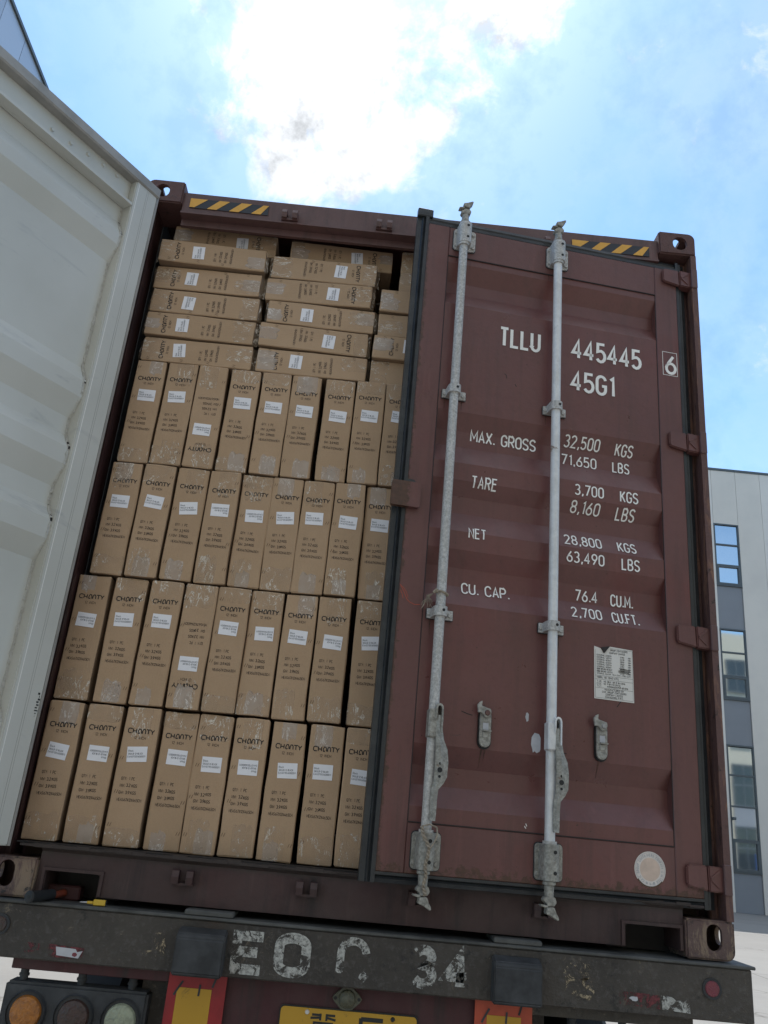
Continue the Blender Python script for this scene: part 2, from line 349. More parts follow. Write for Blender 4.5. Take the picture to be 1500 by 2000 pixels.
# ------------------------------------------------------------------ stroke lettering
def arc(cx, cy, rx, ry, a0, a1, n=8): return [(cx+rx*cos(radians(a0+(a1-a0)*i/n)), cy+ry*sin(radians(a0+(a1-a0)*i/n))) for i in range(n+1)]
w_ = .5; r_ = .25
def ring(x0, x1, y0, y1, n=6):
    r = (x1-x0)/2; c = (x0+x1)/2; ry = min(r, (y1-y0)/2)
    return arc(c, y1-ry, r, ry, 180, 0, n*2)+arc(c, y0+ry, r, ry, 0, -180, n*2)+[(x0, y1-ry)]
G = {
 'A': [[(0, 0), (.25, 1), (.5, 0)], [(.09, .32), (.41, .32)]],
 'B': [[(0, 0), (0, 1)], [(0, 1), (.24, 1)]+arc(.24, .76, .22, .24, 90, -90, 6)+[(0, .52)], [(0, .52), (.25, .52)]+arc(.25, .26, .25, .26, 90, -90, 6)+[(0, 0)]],
 'C': [arc(.25, .74, .25, .26, 10, 180)+arc(.25, .26, .25, .26, 180, 350)],
 'D': [[(0, 0), (0, 1), (.2, 1)]+arc(.2, .7, .3, .3, 90, 0, 5)+arc(.2, .3, .3, .3, 0, -90, 5)+[(0, 0)]],
 'E': [[(.46, 1), (0, 1), (0, 0), (.46, 0)], [(0, .52), (.38, .52)]], 'F': [[(.46, 1), (0, 1), (0, 0)], [(0, .52), (.38, .52)]],
 'G': [arc(.25, .74, .25, .26, 10, 180)+arc(.25, .26, .25, .26, 180, 360)+[(.5, .46), (.29, .46)]],
 'H': [[(0, 0), (0, 1)], [(.5, 0), (.5, 1)], [(0, .5), (.5, .5)]], 'I': [[(.1, 0), (.1, 1)]],
 'J': [[(.42, 1), (.42, .24)]+arc(.21, .24, .21, .24, 0, -170, 6)],
 'K': [[(0, 0), (0, 1)], [(.48, 1), (.02, .42)], [(.16, .58), (.5, 0)]], 'L': [[(0, 1), (0, 0), (.44, 0)]],
 'M': [[(0, 0), (0, 1), (.3, .3), (.6, 1), (.6, 0)]], 'N': [[(0, 0), (0, 1), (.5, 0), (.5, 1)]], 'O': [ring(0, .5, 0, 1)],
 'P': [[(0, 0), (0, 1), (.25, 1)]+arc(.25, .74, .25, .26, 90, -90, 6)+[(0, .48)]], 'Q': [ring(0, .5, 0, 1), [(.3, .25), (.54, -.05)]],
 'R': [[(0, 0), (0, 1), (.25, 1)]+arc(.25, .74, .25, .26, 90, -90, 6)+[(0, .48)], [(.24, .48), (.5, 0)]],
 'S': [arc(.25, .76, .25, .24, 20, 230, 8)+arc(.25, .25, .25, .25, 55, -160, 8)],
 'T': [[(0, 1), (.5, 1)], [(.25, 1), (.25, 0)]], 'U': [[(0, 1), (0, .25)]+arc(.25, .25, .25, .25, 180, 360)+[(.5, 1)]],
 'V': [[(0, 1), (.25, 0), (.5, 1)]], 'W': [[(0, 1), (.15, 0), (.32, .7), (.49, 0), (.64, 1)]], 'X': [[(0, 0), (.5, 1)], [(0, 1), (.5, 0)]],
 'Y': [[(0, 1), (.25, .48), (.5, 1)], [(.25, .48), (.25, 0)]], 'Z': [[(0, 1), (.48, 1), (0, 0), (.5, 0)]],
 '0': [ring(0, .48, 0, 1)], '1': [[(.06, .86), (.22, 1), (.22, 0)]],
 '2': [arc(.24, .74, .24, .26, 165, -25, 8)+[(0, 0), (.5, 0)]],
 '3': [arc(.22, .76, .23, .24, 150, -80, 8)+arc(.22, .26, .26, .27, 80, -150, 8)],
 '4': [[(.36, 0), (.36, 1), (0, .28), (.52, .28)]],
 '5': [[(.46, 1), (.05, 1), (.03, .56)]+arc(.22, .31, .26, .31, 110, -150, 9)],
 '6': [[(.40, 1), (.12, .58)]+arc(.25, .29, .25, .29, 145, -215, 14)], '7': [[(0, 1), (.5, 1), (.16, 0)]],
 '8': [ring(.03, .45, .52, 1), ring(0, .48, 0, .52)], '9': [arc(.25, .71, .25, .29, -35, 325, 14), [(.46, .58), (.14, 0)]],
 '.': [[(.06, 0), (.06, .13)]], ',': [[(.1, .12), (.03, -.14)]], ':': [[(.08, .12), (.08, .26)], [(.08, .6), (.08, .74)]], '-': [[(.05, .48), (.36, .48)]], '/': [[(0, 0), (.4, 1)]],
}
LOW = {'l': [[(.1, 0), (.1, 1)]], 'a': [ring(0, .42, 0, .62, 4), [(.42, 0), (.42, .62)]], 'c': [arc(.22, .32, .22, .32, 40, 320)], 'k': [[(0, 0), (0, 1)], [(.36, .62), (0, .26)], [(.12, .36), (.4, 0)]]}
LOGO = {'C': ([[(.95, .82), (.80, 1), (.25, 1), (0, .75), (0, .25), (.25, 0), (.9, 0)]], 1.12),
        'H': ([[(0, 0), (0, 1)], [(.82, 0), (.82, 1)], [(0, .46), (.82, .46)]], 1.12),
        'A': ([[(.04, 0), (.40, 0), (.50, .2)], [(.04, 0), (.10, .62), (.30, 1), (.64, 1), (.84, .62), (.92, 0)]], 1.06),
        'N': ([[(0, 0), (0, .62), (.2, 1), (.56, 1), (.76, .62), (.76, 0)]], .90),
        'T': ([[(-.04, 1), (.98, 1)], [(.47, 1), (.47, 0)]], .98), 'Y': ([[(0, 1), (.40, .48), (.40, 0)], [(.40, .48), (.86, 1)]], .9)}
def strip(bm, pts, wd, mi=0, y=0., jit=0.):
    """flat mitred ribbon along pts (x,z) at depth y"""
    P = [Vector(p) for p in pts]
    closed = (P[0]-P[-1]).length < 1e-6
    if closed: P = P[:-1]
    n = len(P); L = []; R = []
    for i in range(n):
        a = P[i-1] if (i > 0 or closed) else None; c = P[(i+1) % n] if (i < n-1 or closed) else None
        d0 = (P[i]-a).normalized() if a is not None else None; d1 = (c-P[i]).normalized() if c is not None else None
        if d0 is None: t_ = d1
        elif d1 is None: t_ = d0
        else:
            t_ = (d0+d1); t_ = t_.normalized() if t_.length > 1e-4 else d0
        nr = Vector((-t_.y, t_.x)); k = wd/2
        if d0 is not None and d1 is not None: k = min(wd/2/max(.3, abs(nr.dot(Vector((-d0.y, d0.x))))), wd*.9)
        L.append(bm.verts.new((P[i].x+nr.x*k, y, P[i].y+nr.y*k))); R.append(bm.verts.new((P[i].x-nr.x*k, y, P[i].y-nr.y*k)))
    for i in range(n if closed else n-1):
        j = (i+1) % n; f = bm.faces.new((L[i], R[i], R[j], L[j])); f.material_index = mi
def glyphw(ch): 
    if ch == ' ': return .34
    g = LOW.get(ch) or G[ch.upper()]; return max(p[0] for s in g for p in s)
def text(bm, s, x0, z0, h, width=None, weight=.13, gap=.2, y=0., xs=None, slant=0., mi=0):
    tot = sum(glyphw(c)+gap for c in s)-gap
    sx = h if width is None else width/tot
    if xs: sx = xs*h
    x = 0.; layer = 0
    for c in s:
        if c != ' ':
            for st in (LOW.get(c) or G[c.upper()]):
                layer += 1
                strip(bm, [(x0+(x+p[0])*sx+slant*p[1]*h, z0+p[1]*h) for p in st], weight*h, mi, y-layer % 3*.00004)
        x += glyphw(c)+gap
    return tot*sx
def logo(bm, x0, z0, width, h, weight, y=0.):
    tot = sum(LOGO[c][1] for c in 'CHANTY')+.1*5-.1; sx = width/tot; x = 0
    for i, c in enumerate('CHANTY'):
        for j, st in enumerate(LOGO[c][0]): strip(bm, [(x0+(x+p[0])*sx, z0+p[1]*h) for p in st], weight, 0, y-(j % 2)*.00004)
        x += LOGO[c][1]+.1

# ------------------------------------------------------------------ ground and far structure
GZ = -1.35
bm = bmesh.new(); bmesh.ops.create_grid(bm, x_segments=8, y_segments=8, size=900, matrix=Matrix.Translation((0, 0, GZ)))
mk('ground', bm, 'concrete', kind='structure')

def facade_building():
    """pale office block to the right, facing the yard"""
    Y = 28.9; TOP = 15.95
    e = empty('office_building', 'pale panelled office block with grey framed window column behind the right container edge', 'building', (16.2, Y, GZ))
    P = lambda x, y, z: (x-16.3, y-Y, z-GZ)
    bm = bmesh.new(); box(bm, -3.0-16.3, 46-16.3, .25, 22, 0, TOP-GZ-.08); mk('wall', bm, 'facade_panel', e)
    cap = B(-3.1-16.3, 46.1-16.3, -.03, 22.1, TOP-GZ-.1, TOP-GZ); mk('parapet_cap', cap, 'window_frame_grey', e)
    wcols = [15.42-8.4, 15.42, 15.42+8.4, 15.42+16.8]
    levels = [(-1.35, -.03, 's'), (-.03, 4.45, 'w3'), (4.45, 6.14, 's'), (6.14, 8.95, 'w2'), (8.95, 10.72, 's'), (10.72, 13.42, 'w2'), (13.42, TOP-.1, 'p')]
    pan = {}
    def panel(x0, x1, z0, z1, mat, y0=0.):
        k = (round(x1-x0, 3), round(z1-z0, 3), mat)
        if k not in pan:
            pan[k] = B(.006, x1-x0-.006, 0, .12, .006, z1-z0-.006); o = mk('facade_panel', pan[k], mat, e, P(x0, Y+y0, z0)); pan[k] = o.data
        else: link('facade_panel', pan[k], e, P(x0, Y+y0, z0))
    dj = bmesh.new(); box(dj, -3-16.3, 46-16.3, .06, .2, 0.02, TOP-GZ-.12); mk('joint_backing', dj, 'dark_joint', e)
    gl = {}
    x = 15.42-1.05*12; edges = []
    while x < 44: edges.append(x); x += 1.05
    for x0 in edges:
        wc = any(abs(x0-c) < .1 for c in wcols); x1 = x0+1.05
        if wc: x1 = x0+.88+.17
        if not wc: panel(x0, x1, GZ, TOP-.1, 'facade_panel'); continue
        for z0, z1, k in levels:
            if k == 's': panel(x0, x1, z0, z1, 'spandrel_grey', .05); continue
            if k == 'p': panel(x0, x1, z0, z1, 'facade_panel'); continue
            n = {'w2': [.34, .67], 'w3': [.2475, .495, .752]}[k]; hh = z1-z0
            w = mk('window', B(0, x1-x0, .14, .18, 0, hh), 'dark_joint', e, P(x0, Y, z0))
            f = bmesh.new(); t = .055
            box(f, 0, t, -.01, .1, 0, hh); box(f, x1-x0-t, x1-x0, -.01, .1, 0, hh); box(f, t, x1-x0-t, -.01, .1, hh-t, hh); box(f, t, x1-x0-t, -.01, .1, 0, t)
            for q in n: box(f, t, x1-x0-t, -.005, .1, hh*(1-q)-.03, hh*(1-q)+.03)
            sh = hh*(1-n[-1])-.03
            for a in ((t, t+.07, t, sh), (x1-x0-t-.07, x1-x0-t, t, sh), (t+.07, x1-x0-t-.07, t, t+.08), (t+.07, x1-x0-t-.07, sh-.06, sh)): box(f, a[0], a[1], -.02, .08, a[2], a[3])
            mk('frame', f, 'window_frame_grey', w)
            zs = [hh-t]+[hh*(1-q) for q in n]+[t]
            for i in range(len(zs)-1):
                m = .07 if i == len(zs)-2 else 0
                pb = B(t+m, x1-x0-t-m, .05, .06, zs[i+1]+(.05 if m else .02), zs[i]-.03-(.05 if m else 0)); mk('pane', pb, 'glass', w)
    return e
facade_building()
bm = B(0, .12, -.1, .0, 0, .10); mk_cam = mk('wall_camera', bm, 'window_frame_grey', None, (15.42-.06, 28.88, 1.75)); box_b = None
tag(mk_cam, 'small dark box fixed low on the pale wall beside the window column', 'wall box')

def left_building():
    e = empty('warehouse_building', 'tall silver panelled building at the top left behind the open cream door', 'building', (-9, 7, GZ))
    H = 18.6-GZ
    mk('wall', B(-24, -.1, 0, 46, 0, H-.1), 'silver_panel', e); mk('joint_backing', B(-.1, -.04, .02, 45.98, .02, H-.12), 'dark_joint', e)
    me = None
    for i in range(38):
        for j in range(5):
            hz = (H-.1)/5
            if me is None: o = mk('wall_panel', B(-.04, .0, .008, 1.192, .008, hz-.008), 'silver_panel', e, (0, 0, 0)); me = o.data; o.location = (0, .18+i*1.2, j*hz)
            else: link('wall_panel', me, e, (0, .18+i*1.2, j*hz))
    mk('roof_edge', B(-24.1, .05, -.05, 46.05, H-.1, H), 'window_frame_grey', e)
left_building()

def opposite_building():
    """the sunlit block across the yard, seen in the office windows"""
    e = empty('apartment_building', 'sunlit cream block across the yard, mirrored in the grey framed windows', 'building', (20, -26, GZ))
    H = 23.4-GZ
    mk('wall', B(-36, 50, -16, -.3, 0, H), 'cream_wall', e)
    wm = pm = sm = None
    for x in [-28, -18.5, -9, .5+1.5, 11, 20.3, 23.7, 33]:
        for z0, z1 in ((1, 5), (7, 11), (13, 16.4), (18.4, 21.8)):
            w = mk('window', B(0, 2.2, -.25, -.12, 0, z1-z0), 'spandrel_grey', e, (x, 0, z0))
            f = bmesh.new()
            for k in range(3): box(f, 0, 2.2, -.12, -.04, k*(z1-z0)/2-.05*(k > 0), k*(z1-z0)/2+.1)
            for k in (0, 1.05, 2.1): box(f, k, k+.1, -.12, -.041, .1, z1-z0-.1)
            mk('frame', f, 'window_frame_grey', w); mk('pane', B(.1, 2.1, -.119, -.09, .1, z1-z0-.1), 'dark_glass', w)
        pb = B(x, x+2.2, -.2, -.1, 5, 7); mk('spandrel', pb, 'spandrel_grey', e)
opposite_building()
def bin_(x, y, lab):
    e = empty('waste_drum', lab, 'drum', (x, y, GZ), group='blue drums across the yard')
    bm = bmesh.new()
    for a, b_, r in ((0, .05, .55), (.05, 1.2, .52), (1.2, 1.26, .56), (1.26, 2.5, .52), (2.5, 2.56, .55)): cyl(bm, (0, 0, a), (0, 0, b_), r, seg=20)
    mk('body', bm, 'bin_blue', e, smooth=True); bm = bmesh.new(); text(bm, '83', -.25, 1.4, .5, weight=.16, y=0); mk('lettering', bm, 'bin_letter', e, (0, .54, 0), (0, 0, pi))
for i, (x, y) in enumerate(((41.6, -23.8), (42.9, -23.6))): bin_(x, y, ['blue drum by the cream wall, nearer the corner', 'blue drum by the cream wall, further along'][i])

# ------------------------------------------------------------------ the container
C = empty('shipping_container', 'maroon high cube shipping container on a trailer with its left door swung open', 'shipping container')
WX, HT, LN = 2.438, 2.896, 12.19

def boolean(name, base, cutters, mats, parent, smooth=False):
    o = mk(name, base, mats, parent)
    cs = []
    for c in cutters:
        co = mk('cutter', c, mats); md = o.modifiers.new('b', 'BOOLEAN'); md.object = co; md.operation = 'DIFFERENCE'; md.solver = 'EXACT'; cs.append(co)
    dg = bpy.context.evaluated_depsgraph_get(); me = bpy.data.meshes.new_from_object(o.evaluated_get(dg)); me.name = name
    o.modifiers.clear(); o.data = me
    for c in cs: bpy.data.objects.remove(c, do_unlink=True)
    return o
def cast(left, top, ywhere):
    x0 = 0 if left else WX-.162; x1 = x0+.162; z0 = HT-.118 if top else 0; z1 = z0+.118
    y0, y1 = (0, .178) if ywhere == 0 else (LN-.178, LN)
    bm = bmesh.new()
    xo = x0 if left else x1; r = .03; s = 1 if left else -1
    zc = z1 if top else z0; zo = z0 if top else z1; t_ = 1 if top else -1
    pts = [(x1 if left else x0, zo), (x1 if left else x0, zc)]+[(xo+s*(r-r*sin(a)), zc-t_*(r-r*cos(a))) for a in [pi/2*i/5 for i in range(6)]]+[(xo, zo)]
    prism(bm, pts, y0, y1)
    bmesh.ops.recalc_face_normals(bm, faces=bm.faces)
    bmesh.ops.bevel(bm, geom=[e for e in bm.edges if e.calc_face_angle(0) > 1.], offset=.006, segments=2, affect='EDGES')
    inner = B(x0+.014, x1-.014, y0+.016, y1-.016, z0+.016, z1-.016)
    xc = (x0+x1)/2+(-.012 if left else .012)*(1 if top else 1); zc2 = (z0+z1)/2+(0 if top else .008)
    hole = bmesh.new(); prism(hole, stadium(xc, zc2, .062 if top else .052, .070 if top else .080, 8), y0-.02, y1+.02 if top else y0+.1)
    side = bmesh.new(); prism(side, stadium((y0+y1)/2, zc2, .079, .055, 8), x0-.02, x1+.02, 'x')
    vert = bmesh.new(); prism(vert, stadium((x0+x1)/2, (y0+y1)/2, .06, .12, 8), (z0+z1)/2, z1+.02 if top else z1-.04, 'z')
    if not top: 
        vert.free(); vert = bmesh.new(); prism(vert, stadium((x0+x1)/2, (y0+y1)/2, .06, .12, 8), z0-.02, (z0+z1)/2, 'z')
    boolean('corner_casting', bm, [inner, hole, side, vert], ['casting_paint'], C)
for l in (True, False):
    for t_ in (True, False):
        for yy in (0, 1): cast(l, t_, yy)
# corner posts with the outer flange at the rear plane
for l in (True, False):
    f = (lambda x: x) if l else (lambda x: WX-x)
    pts = [(f(0), .002), (f(0), .17), (f(.047), .17), (f(.047), .085), (f(.043), .072), (f(.024), .072), (f(.024), .002)]
    bm = bmesh.new(); prism(bm, pts if l else pts[::-1], .118, HT-.118, 'z'); mk('corner_post', bm, 'post_paint' if not l else 'shaded_post', C)
    mk('corner_post', B(*sorted((f(0.01), f(.15))), LN-.17, LN-.01, .118, HT-.118), 'frame_paint', C)
# header beam
bm = bmesh.new()
prism(bm, [(.02, 2.852), (.02, 2.748), (.008, 2.744), (.008, 2.735), (.050, 2.732), (.050, 2.700), (.066, 2.700), (.15, 2.81), (.15, 2.86), (.03, 2.86)], .162, WX-.162, 'x')
mk('header_beam', bm, 'frame_paint', C)
bm = bmesh.new(); prism(bm, [(.162, 2.855), (.40, 2.855), (.34, 2.846), (.162, 2.846)], .0225, .14); prism(bm, [(WX-.40, 2.855), (WX-.162, 2.855), (WX-.162, 2.846), (WX-.34, 2.846)], .0225, .14)
mk('header_gusset', bm, 'frame_paint', C)
mk('header_seam', B(.162, WX-.162, .0172, .0195, 2.742, 2.7465), 'dark_shadow_steel', C)
def hazard(x0, x1, z0, z1, lab):
    o = mk('hazard_tape', B(x0, x1, .0165, .0185, z0, z1), 'hazard_black', C, label=lab)
    h = z1-z0; per = (x1-x0)/3.55; k = 0
    for k in range(4):
        a = x0+k*per-.02; pts = [(a, z0), (a+.045, z0), (a+.045+.052, z1), (a+.052, z1)]
        pts = [(a-.0, z0), (a+.042, z0), (a+.096, z1), (a+.05, z1)]
        c = [(min(max(x, x0), x1), z) for x, z in pts]
        if k == 0: c = [(x0, z0+.002), (x0+.022, z0+.002), (x0+.076, z1-.0005), (x0, z1-.0005)]
        bm = bmesh.new(); vs = [bm.verts.new((x, .0155, z)) for x, z in c]; bm.faces.new(vs); mk('yellow_stripe', bm, 'hazard_yellow', o)
hazard(.194, .540, 2.773, 2.823, 'black and yellow striped strip at the left of the header'); hazard(1.891, 2.236, 2.762, 2.812, 'black and yellow striped strip at the right of the header')
def keeper(xc, zc, s):
    bm = bmesh.new()
    box(bm, xc-.036, xc+.036, -.0, .021, zc-.024*1, zc-.016)
    for dx in (-.034, .012): prism(bm, [(.021, zc-.02), (-.012, zc-.02), (-.018, zc+.002), (-.012, zc+.020), (.004, zc+.024), (.021, zc+.016)], xc+dx, xc+dx+.022, 'x')
    mk('cam_keeper', bm, 'frame_paint' if s > 0 else 'sill_paint', C)
for x in (.640, 1.056, 1.40, 1.80): keeper(x, 2.772, 1)
for x in (.633, 1.035, 1.40, 1.81): keeper(x, .10, -1)
# rear sill with two fork pockets
base = bmesh.new(); prism(base, [(.022, .018), (.022, .140), (.012, .150), (.012, .1605), (.16, .1605), (.16, .018)], .162, WX-.162, 'x')
cuts = [B(.19, .362, -.05, .3, .0, .084, .006), B(2.084, 2.262, -.05, .3, .0, .084, .006)]
boolean('rear_sill', base, cuts, ['sill_paint'], C)
for x0, x1 in ((.178, .376), (2.070, 2.272)):
    bm = bmesh.new(); t_ = .0095
    box(bm, x0, x1, .014, .022, .0845, .0845+t_); box(bm, x0, x0+t_, .014, .022, .02, .0845); box(bm, x1-t_, x1, .014, .022, .02, .0845); mk('fork_pocket_frame', bm, 'sill_paint', C)
mk('fork_pocket_liner', B(.17, .40, .16, .4, .0, .12), 'dark_shadow_steel', C); mk('fork_pocket_liner', B(2.06, 2.29, .16, .4, .0, .12), 'dark_shadow_steel', C)
# floor, roof, walls, front wall
mk('floor', B(.06, WX-.06, .1605, LN-.1, .12, .163), 'plywood_floor', C)
lip = bmesh.new(); rl = random.Random(9); xs = [.09+i*.045 for i in range(51)]
for a_, b_ in zip(xs, xs[1:]): box(lip, a_, b_+.004, .0095-rl.random()*.004, .05, .150+rl.random()*.004, .1585+rl.random()*.006, .001)
mk('sill_lip', lip, 'sill_paint', C, kind='stuff')
mk('threshold_plate', B(.07, WX-.07, .03, .16, .1605, .1645), 'dark_shadow_steel', C)
mk('underframe', B(.1, WX-.1, .4, LN-.2, .03, .12), 'dark_shadow_steel', C)
bm = bmesh.new(); prism(bm, [(.17, 2.862), (LN-.17, 2.862), (LN-.17, 2.88), (.17, 2.88)], .04, WX-.04, 'x'); mk('roof', bm, 'frame_paint', C)
for l in (True, False):
    bm = bmesh.new(); pts = []; y = .171
    while y < LN-.2:
        pts += [(y, .045), (y+.07, .045), (y+.10, .012), (y+.20, .012)]; y += .278
    pts = [(p if l else WX-p, q) for q, p in pts]
    lo = [bm.verts.new((a, b_, .16)) for a, b_ in pts]; hi = [bm.verts.new((a, b_, 2.83)) for a, b_ in pts]
    for i in range(len(pts)-1): bm.faces.new((lo[i], lo[i+1], hi[i+1], hi[i]))
    r = bmesh.ops.solidify(bm, geom=bm.faces[:], thickness=.002); mk('side_wall', bm, 'frame_paint', C)
    f = (lambda a, b_: (a, b_)) if l else (lambda a, b_: (WX-b_, WX-a))
    mk('side_rail', B(*f(0, .06), .18, LN-.18, .02, .16), 'frame_paint', C); mk('side_rail', B(*f(0.0, .06), .18, LN-.18, 2.82, HT-.01), 'frame_paint', C)
    mk('side_lining', B(*f(.047, .05), .171, LN-.2, .165, 2.83), 'interior_steel', C)
mk('front_wall', B(.1, WX-.1, LN-.08, LN-.04, .12, 2.85), 'frame_paint', C)
# grey lashing rod inside the opening at top
bm = bmesh.new(); tube(bm, [(1.03, .35, 2.60), (1.09, .34, 2.60), (1.115, .33, 2.66)], .004, 6); mk('lashing_ring', bm, 'galvanised_dirty', C)

# ------------------------------------------------------------------ right door (slightly ajar)
A = .1336; WD = 1.217
DR = link('door', None, C, (2.409-WD*cos(A), .03-WD*sin(A), 0), (0, 0, A), label='maroon right door standing slightly ajar, carrying the white lettering')
PRO = [(2.526, 0), (2.454, .036), (2.400, .036), (2.327, 0), (1.838, 0), (1.771, .036), (1.704, .036), (1.622, 0), (1.551, 0), (1.497, .036), (1.430, .036), (1.348, 0), (1.276, 0), (1.216, .036), (1.146, .036), (1.069, 0), (.581, 0), (.513, .036), (.451, .036), (.382, 0)]
def depth(v):
    for (a, da), (b_, db) in zip(PRO, PRO[1:]):
        if b_ <= v <= a: return .004+da+(db-da)*(a-v)/(a-b_)
    return .004
def corrugated(x0, x1, z0, z1, off, sgn=1, nx=1):
    bm = bmesh.new(); vs = []
    rows = [(z1, 0)]
    for i, (v, d) in enumerate(PRO):
        rows.append((v, d))
    rows.append((z0, 0)); fine = []
    for (v, d) in rows: fine.append((v, off+sgn*d))
    for yy in (0, .0025):
        vs.append([[bm.verts.new((x0+(x1-x0)*i/nx, y+yy*sgn, z)) for i in range(nx+1)] for z, y in fine])
    for L_ in vs:
        for a, b_ in zip(L_, L_[1:]):
            for i in range(nx): bm.faces.new((a[i], a[i+1], b_[i+1], b_[i]))
    bmesh.ops.bevel(bm, geom=[e for e in bm.edges if len(e.link_faces) == 2 and abs(e.calc_face_angle(0)) > .1], offset=.007, segments=3, affect='EDGES')
    return bm
o = mk('corrugated_panel', corrugated(.130, 1.066, .325, 2.562, .004), 'door_panel_paint', DR, recalc=True)
fr = bmesh.new()
box(fr, .044, .136, 0, .05, .178, 2.702, .003); mk('door_stile', fr, 'door_paint', DR)
fr = bmesh.new(); box(fr, 1.060, 1.160, 0, .05, .178, 2.702, .003); mk('door_stile', fr, 'door_paint', DR)
fr = bmesh.new(); box(fr, .1365, 1.0595, .0015, .05, 2.558, 2.7015, .002); mk('door_rail', fr, 'door_paint', DR)
fr = bmesh.new(); box(fr, .1365, 1.0595, .0015, .05, .1785, .331, .002); mk('door_rail', fr, 'door_paint', DR)
for z in (2.556, .3325): mk('weld_seam', B(.137, 1.059, -.0005, .004, z-.0015, z+.0015), 'dark_shadow_steel', DR)
for x in (.1365, 1.0598): mk('weld_seam', B(x-.0012, x+.0012, .0022, .005, .335, 2.555), 'dark_shadow_steel', DR)
def gasket_strip(p0, p1, inn, name='gasket'):
    """three ribbed lips between the steel edge and the outer edge"""
    bm = bmesh.new(); (x0, z0), (x1, z1) = p0, p1
    vert = x1-x0 < z1-z0
    if vert:
        w = x1-x0; s = 1 if inn else -1; a = x0 if inn else x1
        pr = [(a, .002), (a+s*w*.28, .002), (a+s*w*.34, .012), (a+s*w*.55, .007), (a+s*w*.62, .016), (a+s*w, .020), (a+s*w, .040), (a, .040)]
        prism(bm, pr, z0, z1, 'z')
    else:
        h = z1-z0; s = 1 if inn else -1; a = z0 if inn else z1
        pr = [(.002, a), (.002, a+s*h*.28), (.012, a+s*h*.34), (.007, a+s*h*.55), (.016, a+s*h*.62), (.020, a+s*h), (.040, a+s*h), (.040, a)]
        prism(bm, pr, x0, x1, 'x')
    return mk(name, bm, 'rubber', DR)
gasket_strip((-.004, .1456), (.044, 2.749), False); gasket_strip((1.160, .1456), (1.206, 2.749), True)
gasket_strip((.0442, 2.702), (1.1598, 2.752), True); gasket_strip((.0442, .1456), (1.1598, .178), False)
mk('gasket_corner', B(-.006, .06, .0, .03, 2.735, 2.775, .004), 'rubber', DR)
# plate over the joint of the two doors
bm = bmesh.new(); prism(bm, rrect(-.016, .092, 1.405, 1.503, .008), -.022, -.002); mk('joint_plate', bm, 'door_paint', DR)
bm = bmesh.new(); prism(bm, [(.028, 1.506), (.034, 1.518), (.066, 1.516), (.074, 1.506)], -.012, -.004); mk('gasket_flap', bm, 'rubber', DR)
# hinges
for v in (2.655, 1.860, 1.062, .243):
    bm = bmesh.new(); h = .040
    prism(bm, [(1.092, v+h*.80), (1.10, v+h), (1.165, v+h), (1.168, v-h*1.0), (1.10, v-h*.72), (1.092, v-h*.55)], -.016, -.002)
    prism(bm, [(1.168, v+h), (1.215, v+h*.95), (1.25, v+h*.97), (1.25, v-h*1.05), (1.21, v-h*1.05), (1.168, v-h*1.0)], -.020, .018)
    bmesh.ops.recalc_face_normals(bm, faces=bm.faces); bmesh.ops.bevel(bm, geom=[e for e in bm.edges if e.calc_face_angle(0) > .6], offset=.004, segments=2, affect='EDGES')
    prism(bm, [(1.172, v+.003), (1.205, v+.028), (1.209, v+.024), (1.178, v)], -.0235, -.018); prism(bm, [(1.178, v), (1.205, v-.026), (1.201, v-.028), (1.172, v-.003)], -.0235, -.018)
    cyl(bm, (1.236, -.004, v-h*1.15), (1.236, -.004, v+h*1.1), .017, seg=14)
    mk('door_hinge', bm, 'door_paint', DR)
# post flange cut-outs are dark; a hinge lug on the post side
for v in (2.655, 1.860, 1.062, .243):
    mk('post_lug', B(2.412, 2.4385, -.004, .03, v-.048, v+.048, .003), 'frame_paint', C)

# locking bars
def bolt(bm, x, y, z, r=.0085, h=.007): cyl(bm, (x, y, z), (x, y-h, z), r, r*.8, 8)
def bar(uc, mat, k):
    Lk = link('locking_bar', None, DR, (uc, 0, 0), label=['pitted grey locking bar, left of the two on the door', 'whiter locking bar, right of the two on the door'][k])
    yb = -.046; R = .0172
    b1 = bmesh.new(); cyl(b1, (0, yb, .30), (0, yb, 2.60), R, seg=20); b1o = b1
    Lo = mk('bar_tube', b1, mat, DR, (uc, 0, 0), smooth=True)
    return Lo
def guide_plate(uc, v0, v1, mat, yb=-.046):
    bm = bmesh.new(); w = .047
    prism(bm, rrect(-w+.009, w+.009, v0, v1, .012), -.008, -.001); 
    n = 10; pts = [(-.027, -.006)]+[(.026*cos(pi-pi*i/n), yb-.006-.020*sin(pi*i/n)) for i in range(n+1)]+[(.027, -.006)]
    prism(bm, pts, v0+.001, v1-.001, 'z')
    for x in (-w+.019, w-.002):
        for z in (v0+.018, v1-.018): bolt(bm, x, -.008, z, .0095, .007)
    o = mk('bar_bracket', bm, mat, DR, (uc, 0, 0), smooth=True)
    sh = bmesh.new(); prism(sh, rrect(-w+.006, w+.012, v0-.003, v1+.003, .014), -.0012, -.0002); mk('bracket_backing', sh, 'rubber', DR, (uc, 0, 0))
    hb = bmesh.new()
    for z in (v0+(v1-v0)*.22, v0+(v1-v0)*.78): disc(hb, .007, z, .006, yb-.0268, 10)
    mk('bracket_hole', hb, 'black', DR, (uc, 0, 0), recalc=False)
